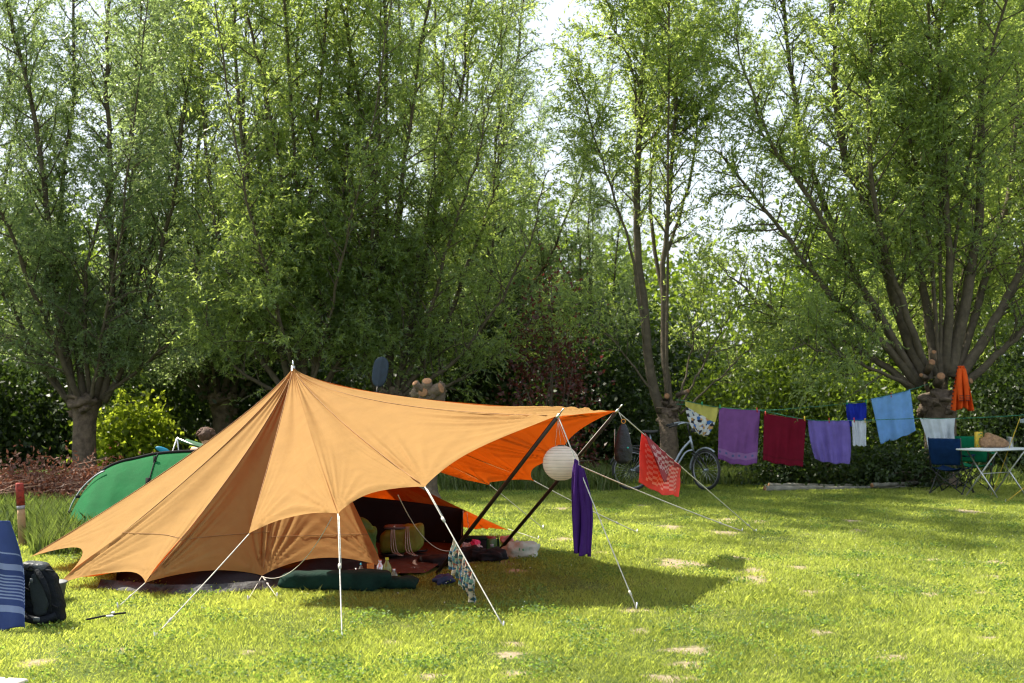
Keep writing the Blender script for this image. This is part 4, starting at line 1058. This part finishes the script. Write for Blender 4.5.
c0 = P(370.5, 581, 10.85); c0.z = .075; o = thing('carton', 'upright orange and white carton beside the blue capped bottle', 'carton', (c0.x, c0.y, 0))
obj('box', MB().box(c0, (.055, .04, .15), Matrix.Rotation(.3, 3, 'Z'), 1, .002), plain('orange_card', (.55, .22, .03), .6), o)
obj('print', MB().box(c0+Vector((-.006, -.0225, -.01)), (.03, .003, .09), Matrix.Rotation(.3, 3, 'Z')), plain('white_card', (.7, .68, .6), .6), o)
c0 = P(377, 584, 10.7); c0.z = 0.04; o = obj('bowl', MB().lathe(c0, [(.001, 0), (.04, 0), (.075, .05), (.07, .05), (.036, .008), (.001, .008)], 20), plain('lime_plastic', (.12, .62, .04), .35), None, c0); tag(o, 'lime green plastic bowl at the tent hem beside the bottles', 'bowl')
M['dkgreen'] = plain('dark_green_fabric', (.006, .026, .019), .85, var=.3, bmp=.02, bscale=14, spec=.15)
rb = G(330, 595); rl = thing('rolled_mat', 'long dark green fabric roll lying along the tent hem', 'fabric roll', rb)
f = bumpy(33, .12)
obj('roll', sup((rb.x+.0, 10.42, .075), (.42, .11, .075), .5, lambda q: q*f(q*3)), M['dkgreen'], rl)
obj('fold', sup((rb.x+.45, 10.5, .045), (.20, .10, .05), .7, lambda q: q*f(q*5)), M['dkgreen'], rl)
# group on the right under the canopy
def PG0(px, py, z=0): v = G(px, py); v.z = z; return v
o = thing('storage_crate', 'low black crate right of the black inner tent', 'crate', PG0(474, 553)); c0 = PG0(474, 553, .075)
obj('box', MB().box(c0, (.24, .2, .14), None, 1.03, .01), M['black_fab'], o); obj('rim', MB().box(c0+Vector((0, 0, .075)), (.27, .23, .015), None, 1, .005), M['dkgreen'], o)
c0 = PG0(491, 553); o = thing('canister', 'green cylindrical canister between the black crate and the dark pole', 'canister', c0)
obj('body', MB().lathe(c0, [(.001, 0), (.055, 0), (.06, .01), (.06, .13), (.05, .145), (.001, .145)], 22), plain('canister_green', (.06, .16, .05), .45), o)
obj('lid', MB().lathe(c0+Vector((0, 0, .145)), [(.05, 0), (.05, .014), (.03, .02), (.001, .02)], 20), plain('canister_lid', (.25, .03, .03), .5), o)
obj('sticker', MB().box(c0+Vector((.01, -.061, .08)), (.035, .004, .03)), plain('pale_sticker', (.35, .45, .5), .5), o)
c0 = PG0(498, 551); bottle(c0, .015, .16, M['dkgreen'], 'slim dark bottle right of the green canister', plain('cap_yellow', (.4, .35, .05), .5))
crumple(PG0(470, 560, .055), (.12, .09, .07), M['black_fab'], 21, 'shoe_bag', 'black crumpled shoe bag with a white stripe at the tent front', 'bag', .7, .2)
crumple(PG0(466, 556, .10), (.05, .04, .03), plain('white_fabric', (.5, .5, .52), .8), 22, 'white_sock', 'white folded cloth on the black shoe bag', 'cloth', .8, .2)
crumple(PG0(475, 557, .12), (.045, .05, .04), plain('pink_fabric', (.65, .03, .12), .7), 23, 'pink_cloth', 'small pink red cloth lying on black bags at the tent front', 'cloth', .8, .25)
crumple(PG0(479, 559, .10), (.025, .03, .03), plain('white_fabric2', (.5, .5, .52), .8), 26, 'white_cloth', 'small white cloth just right of the pink red cloth', 'cloth', .8, .25)
crumple(PG0(488, 561, .05), (.15, .09, .055), M['black_fab'], 24, 'black_jacket', 'crumpled black jacket on the grass at the foot of the dark pole', 'jacket', .8, .25)
crumple(PG0(444, 584, .04), (.085, .07, .04), plain('navy_fabric', (.012, .02, .06), .7), 25, 'navy_pouch', 'small navy pouch on the grass at the foot of the nearer dark pole', 'pouch', .7, .15)
o = crumple(PG0(521, 557, .07), (.155, .11, .075), cloth('white_carrier', (.50, .58, .50), .3, bmp=.02, bscale=14, rough=.4), 27, 'plastic_bag', 'whitish plastic carrier bag with green marks lying in the shade', 'plastic bag', .75, .14)
bpa = obj('print', MB().ell(PG0(512.5, 557, .078)+Vector((0, -.095, 0)), (.02, .012, .012), 10, 6).ell(PG0(519.5, 557, .085)+Vector((0, -.108, 0)), (.007, .012, .016), 8, 6).ell(PG0(523, 557, .085)+Vector((0, -.108, 0)), (.010, .01, .014), 8, 6), plain('green_print', (.03, .32, .12), .5), o)
crumple(PG0(508, 553, .11), (.055, .05, .045), plain('pinkish_towel', (.55, .25, .22), .8), 28, 'pink_towel', 'pale pink crumpled towel behind the plastic bag', 'towel', .8, .25)

# ------------------------------------------------------------------ bicycle
BD = 20.7; sB = F/BD
bw = lambda px, py, dy=0: P(px, py, BD)+Vector((0, dy, 0))
bi = thing('bicycle', 'silver city bicycle with step through frame parked before the forked willow', 'bicycle', gz(668, BD))
Msil = plain('bike_silver', (.32, .36, .42), .35, .4, var=.05); Mtyre = plain('tyre', (.02, .02, .02), .8); Mblk = plain('bike_black', (.018, .018, .02), .45)
RW = .325
cr_ = Vector((bw(632, 0).x, BD, RW)); cf = Vector((bw(706, 0).x, BD+.02, RW))
def wheel(c, steer):
    ax = Vector((math.sin(steer), math.cos(steer), 0)); a = Vector((math.cos(steer), -math.sin(steer), 0)); z = Vector((0, 0, 1))
    cir = lambda R, n=48: [c+(a*math.cos(2*PI*k/n)+z*math.sin(2*PI*k/n))*R for k in range(n+1)]
    h = obj('wheel', MB().tube([c-ax*.04, c+ax*.04], .022, 10), Msil, bi)
    obj('tyre', MB().tube(cir(RW-.02), .020, 8, cap=False), Mtyre, h)
    obj('rim', MB().tube(cir(RW-.045), .011, 6, cap=False), plain('rim_alu', (.25, .25, .27), .45, .7), h)
    mb = MB()
    for k in range(28):
        q = 2*PI*k/28; mb.tube([c+ax*(.03 if k % 2 else -.03)+(a*math.cos(q+.25)+z*math.sin(q+.25))*.02, c+(a*math.cos(q)+z*math.sin(q))*(RW-.05)], .0018, 3)
    obj('spokes', mb, M['steel'], h)
    return ax, a
wheel(cr_, 0); ax, av = wheel(cf, .95)
BBk = Vector((bw(664, 0).x, BD, .29)); HT = P(690, 436, BD); HB = P(693, 450, BD); ST = P(652, 450, BD); SD = P(650, 434, BD)
fr = MB().tube([HT, HB], .019, 8).tube(spline([HT.lerp(HB, .3), P(682, 450, BD), P(673, 465, BD), BBk], 12), .019, 8).tube(spline([HB, P(685, 453, BD), P(674, 470, BD), BBk+Vector((.03, 0, .04))], 12), .014, 8)
fr.tube([ST, BBk], .016, 8)
for s in (-.06, .06): fr.tube([BBk, cr_+Vector((0, s, 0))], .010, 6).tube([ST.lerp(BBk, .25), cr_+Vector((0, s, 0))], .008, 6)
obj('frame', fr, Msil, bi)
fk = MB().tube([HB, HB+Vector((.03, 0, -.06))], .016, 8)
for s in (-.055, .055): fk.tube(spline([HB+Vector((.02, 0, -.05))+ax*s, cf.lerp(HB, .5)+ax*s+av*.01, cf+ax*s], 8), [.013]*4+[.011]*5, 6)
obj('fork', fk, Mblk, bi)
obj('seat_post', MB().tube([ST, SD], .013, 8), Msil, bi)
obj('saddle', sup(SD+Vector((0, 0, .03)), (.135, .075, .03), .8, lambda q: Vector((q.x, q.y*(1-2.6*max(0, q.x+.02)), q.z+.15*q.x*0+.02*(q.x/.13)**2))), Mblk, bi)
hs = P(688, 424, BD)
obj('stem', MB().tube([HT, P(688, 428, BD), hs], .014, 8), Mblk, bi)
hb = obj('handlebar', MB().tube(spline([hs+Vector((-.32, .2, -.03)), hs+Vector((-.14, .16, .02)), hs+Vector((-.02, .05, .02)), hs, hs+Vector((.0, -.1, .02)), hs+Vector((-.12, -.26, .02)), hs+Vector((-.33, -.3, -.04))], 24), .011, 7), Msil, bi)
for p_, q_ in ((hs+Vector((-.20, -.29, .0)), hs+Vector((-.34, -.3, -.045))), (hs+Vector((-.2, .18, .0)), hs+Vector((-.33, .2, -.035)))): obj('grip', MB().tube([p_, q_], .018, 8), Mblk, hb)
obj('lamp', sup(hs+Vector((.07, 0, -.10)), (.03, .03, .035), .7), Mblk, bi)
def arcpts(c, R, a0, a1, a=Vector((1, 0, 0)), n=18): return [c+(a*math.cos(a0+(a1-a0)*k/n)+Vector((0, 0, 1))*math.sin(a0+(a1-a0)*k/n))*R for k in range(n+1)]
obj('mudguard', MB().tube(arcpts(cr_, RW+.025, .3, 2.9), .018, 6), Mblk, bi); obj('mudguard', MB().tube(arcpts(cf, RW+.025, 1.0, 3.2, av), .016, 6), Msil, bi)
rk = MB(); zt = RW*2+.06
for s in (-.06, .06): rk.tube([Vector((cr_.x-.25, BD+s, zt)), Vector((cr_.x+.22, BD+s, zt))], .006, 5).tube([Vector((cr_.x-.1, BD+s, zt)), cr_+Vector((0, s, .0))], .005, 5)
for k in range(5): rk.tube([Vector((cr_.x-.22+k*.1, BD-.06, zt)), Vector((cr_.x-.22+k*.1, BD+.06, zt))], .004, 4)
obj('luggage_rack', rk, Mblk, bi)
obj('chain_guard', sup(BBk.lerp(cr_, .4)+Vector((0, -.07, .02)), (.26, .012, .055), .6), Mblk, bi)
obj('crank', MB().tube([BBk+Vector((0, -.09, 0)), BBk+Vector((.1, -.09, -.13))], .009, 6).box(BBk+Vector((.1, -.14, -.13)), (.09, .09, .02)).tube([BBk+Vector((0, .09, 0)), BBk+Vector((-.1, .09, .13))], .009, 6).box(BBk+Vector((-.1, .14, .13)), (.09, .09, .02)), Mblk, bi)
obj('kickstand', MB().tube([BBk+Vector((-.12, -.04, -.03)), BBk+Vector((-.16, -.2, -.28))], .008, 6), M['steel'], bi)

# logs
def log(a, b, r, lab, seed):
    a, b = Vector(a), Vector(b); t = thing('log', lab, 'log', (a.x, a.y, 0), 'cut branches lying along the lawn edge'); rr = random.Random(seed)
    pts = [a.lerp(b, i/10)+Vector((0, rr.uniform(-.03, .03), rr.uniform(-.01, .012))) for i in range(11)]; pts[0] = a
    obj('bark', MB().tube(pts, [r*(1-.35*i/10) for i in range(11)], 10), plain('log_bark', (.20, .19, .15), .9, var=.35, bmp=.02), t)
    dv = (pts[0]-pts[1]).normalized(); obj('cut_end', MB().tube([a+dv*.001, a+dv*.008], [r*.93, r*.9], 10), M['cut'], t)
log(P(765, 491, 20.6)+Vector((0, 0, .03)), P(925, 488, 21.4), .055, 'longest grey cut branch in front, its sawn end at left', 1)
log(P(769, 488.5, 21.0)+Vector((0, 0, .05)), P(880, 487, 21.5), .045, 'second cut branch lying just behind the longest one', 2)
log(P(872, 489, 20.9)+Vector((0, 0, .06)), P(923, 483, 21.6), .04, 'short cut branch lying crosswise on the right end of the others', 3)

# ------------------------------------------------------------------ camp chairs and table
def camp_chair(loc, rz, fabric, label, tilt=0):
    t = thing('camp_chair', label, 'camp chair', (0, 0, 0), 'folding camp chairs by the table')
    W, D_ = .25, .24
    fp = {(-1, -1): (-W, -D_), (1, -1): (W, -D_), (1, 1): (W, D_), (-1, 1): (-W, D_)}     # front is -y
    seat_z = .42
    for s in (-1, 1):
        obj('leg', MB().tube([(s*W, -D_, .02), (s*W, D_, .5)], .010, 7), Mblk, t)     # side X
        obj('leg', MB().tube([(s*W, D_, .02), (s*W, -D_, .5)], .010, 7), Mblk, t)
    x = MB()
    for y in (-D_, D_): x.tube([(-W, y, .02), (W, y, .40)], .008, 6).tube([(W, y, .02), (-W, y, .40)], .008, 6)
    obj('cross_brace', x, Mblk, t)
    bf = MB()
    for s in (-1, 1): bf.tube([(s*W, D_, .40), (s*(W+.0), D_+.07, .87)], .010, 7).tube([(s*W, -D_, .40), (s*W, -D_, .60)], .009, 6)
    obj('back_frame', bf, Mblk, t)
    feet = MB()
    for s in (-1, 1):
        for y in (-D_, D_): feet.lathe((s*W, y, 0), [(.001, 0), (.022, 0), (.02, .03), (.001, .03)], 10)
    obj('foot', feet, Mblk, t)
    mb = MB(); mb.grid(lambda u, v: Vector(((u-.5)*2*W*(1-.25*max(0, .5-v)), D_+.005+.07*v+.035*math.sin(v*PI)*math.sin(u*PI)+.012*math.sin(u*9),   .45+.41*v)), 16, 14)
    obj('backrest', mb, fabric, t, solid=.006)
    mb = MB(); mb.grid(lambda u, v: Vector(((u-.5)*2*W*.95, -D_+2*D_*v, .42-.05*math.sin(u*PI)-.03*math.sin(v*PI))), 14, 12)
    obj('seat', mb, fabric, t, solid=.006)
    for s in (-1, 1): obj('armrest', MB().grid(lambda u, v: Vector((s*W+(u-.5)*.07, -D_-.02+v*(2*D_+.05), .60-.03*math.sin(v*PI)+.01*v)), 4, 10), fabric, t, solid=.006)
    t.location = loc; t.rotation_euler = (0, 0, rz); return t
navy = plain('navy_polyester', (.004, .022, .075), .85, bmp=.01, bscale=14, spec=.1); grn = plain('green_polyester', (.006, .15, .07), .85, bmp=.01, bscale=14, spec=.1)
l_ = gz(952, 20.1); camp_chair((l_.x, 20.1, 0), math.radians(140), navy, 'navy blue folding camp chair seen from behind, left of the table')
l_ = gz(975, 21.0); camp_chair((l_.x, 21.0, 0), math.radians(150), grn, 'green folding camp chair between the navy one and the table')
tc_ = Vector((gz(997, 19.7).x, 19.7, 0)); rzt = math.radians(35)
tb_ = thing('folding_table', 'folding camping table with white top and crossed silver legs at right', 'table', tc_)
rot = Matrix.Rotation(rzt, 3, 'Z'); TW = lambda x, y, z: tc_+rot @ Vector((x, y, z))
obj('tabletop', MB().box(tc_+Vector((0, 0, .705)), (1.2, .6, .025), rot, 1, .008), plain('table_white', (.62, .66, .68), .45, var=.05), tb_)
for xx in (-.38, .32):
    for s in (-1, 1): obj('leg', MB().tube([TW(xx, s*.27, 0), TW(xx+.012*s, -s*.25, .69)], .012, 8), M['steel'] if s < 0 else plain('alu_leg', (.65, .66, .66), .4, .6), tb_)
obj('stretcher', MB().tube([TW(-.38, 0, .345), TW(.32, 0, .345)], .008, 6), M['steel'], tb_)
zt = .7185
c0 = P(978.5, 450, 19.95); bx = thing('food_box', 'yellow printed food box standing on the table left of the paper bag', 'box', (c0.x, c0.y, zt))
obj('box', MB().box((c0.x, c0.y, zt+.12), (.11, .05, .24), Matrix.Rotation(.25, 3, 'Z'), 1, .002), plain('box_yellow', (.60, .42, .03), .6), bx)
mb = MB(); r = random.Random(2)
for k in range(14):
    mb.box(Vector((c0.x, c0.y, zt+.12))+Matrix.Rotation(.25, 3, 'Z') @ Vector((r.uniform(-.04, .04), -.0265, r.uniform(-.10, .10))), (.02, .002, .018), Matrix.Rotation(.25, 3, 'Z'))
obj('print', mb, plain('box_print', (.10, .25, .08), .6, var=.9, scale=40), bx)
c0 = P(994, 450, 19.9)
f = bumpy(41, .16)
o = obj('paper_bag', sup((c0.x, c0.y, zt+.10), (.22, .10, .115), .62, lambda q: Vector((q.x, q.y, (q.z+.11)*(1.15-1.9*max(0, q.x+.09))*.9-.10 if q.x > -.12 else q.z*.8-.02))*1.0, 40, 26), plain('kraft_paper', (.30, .17, .085), .75, var=.35, scale=14, bmp=.05, bscale=18), None, (c0.x, c0.y, zt)); tag(o, 'crumpled brown paper bag lying on the table top', 'paper bag')
c0 = P(1010, 450, 20.1)
o = thing('mug', 'steel mug standing on the table right of the paper bag', 'mug', (c0.x, c0.y, zt)); c0 = Vector((c0.x, c0.y, zt))
obj('body', MB().lathe(c0, [(.001, 0), (.05, 0), (.052, .01), (.055, .15), (.058, .155), (.05, .155), (.046, .01), (.001, .01)], 20), M['steel'], o)
obj('handle', MB().tube(spline([c0+Vector((.052, 0, .13)), c0+Vector((.09, 0, .12)), c0+Vector((.09, 0, .05)), c0+Vector((.052, 0, .035))], 10), .007, 6), Mblk, o)

# neighbour awning corner with yellow guys
ac = P(1020, 418, 19.6); aw = thing('awning', 'white and blue awning corner with yellow guy ropes at the right edge', 'awning', (ac.x+.6, ac.y, 0))
mb = MB(); mb.grid(lambda u, v: Vector((ac.x+1.6*u, ac.y+(v-.3)*1.2*u, ac.z-.02-.16*(v)*min(1, u*3+.3)+.25*u)), 20, 14); obj('fabric', mb, cloth('awning_white', (.55, .62, .72), .3), aw, solid=.003)
Mye = plain('yellow_rope', (.62, .42, .04), .7)
guy(ac, G(992, 495), .007, tens=0, mat=Mye, par=aw); guy(P(1075, 447, 19.0), G(1006, 502), .007, tens=0, mat=Mye, par=aw)
obj('pole', MB().tube([(ac.x+1.5, ac.y, 0), (ac.x+1.5, ac.y, ac.z+.24)], .015, 8), M['steel'], aw)

# ------------------------------------------------------------------ light, sky, camera
w = bpy.data.worlds.new('World'); scene.world = w; w.use_nodes = True; nt = w.node_tree
bgd = nt.nodes['Background']; sky = nt.nodes.new('ShaderNodeTexSky'); sky.sky_type = 'NISHITA'; sky.sun_disc = False
trav = Vector((.96, -.50, -1.40)).normalized()
el = math.asin(-trav.z); sky.sun_elevation = el; sky.sun_rotation = math.atan2(-trav.x, -trav.y)
sky.air_density = 1.2; sky.dust_density = 3.0
nt.links.new(mix_col(nt, .45, sky.outputs[0], (10.5, 11.3, 12.6)), bgd.inputs[0]); bgd.inputs[1].default_value = .078
sun = bpy.data.lights.new('sun', 'SUN'); sun.energy = 5.0; sun.angle = math.radians(.5); sun.color = (1, .93, .78)
so = bpy.data.objects.new('sun', sun); COL.objects.link(so); so.rotation_euler = trav.to_track_quat('-Z', 'Y').to_euler(); so.location = (-10, 10, 20)

cam = bpy.data.cameras.new('camera'); co = bpy.data.objects.new('camera', cam); COL.objects.link(co)
cam.sensor_width = 36; cam.lens = F*36/1024; cam.shift_y = (HY-341.5)/1024; cam.clip_end = 2000; cam.clip_start = .05
co.location = (0, 0, H); co.rotation_euler = (PI/2, 0, 0); scene.camera = co
cam.dof.use_dof = True; cam.dof.focus_distance = 10.4; cam.dof.aperture_fstop = 3.2

scene.view_settings.view_transform = 'Standard'; scene.view_settings.look = 'None'; scene.view_settings.gamma = 1; scene.view_settings.exposure = 1.08
cy = scene.cycles; cy.max_bounces = 7; cy.diffuse_bounces = 4; cy.glossy_bounces = 2; cy.transmission_bounces = 4; cy.transparent_max_bounces = 4
cy.use_denoising = True; cy.filter_width = 1.15; cy.use_adaptive_sampling = True; cy.adaptive_threshold = .02; cy.sample_clamp_indirect = 6; cy.caustics_reflective = False; cy.caustics_refractive = False
scene.render.use_persistent_data = False
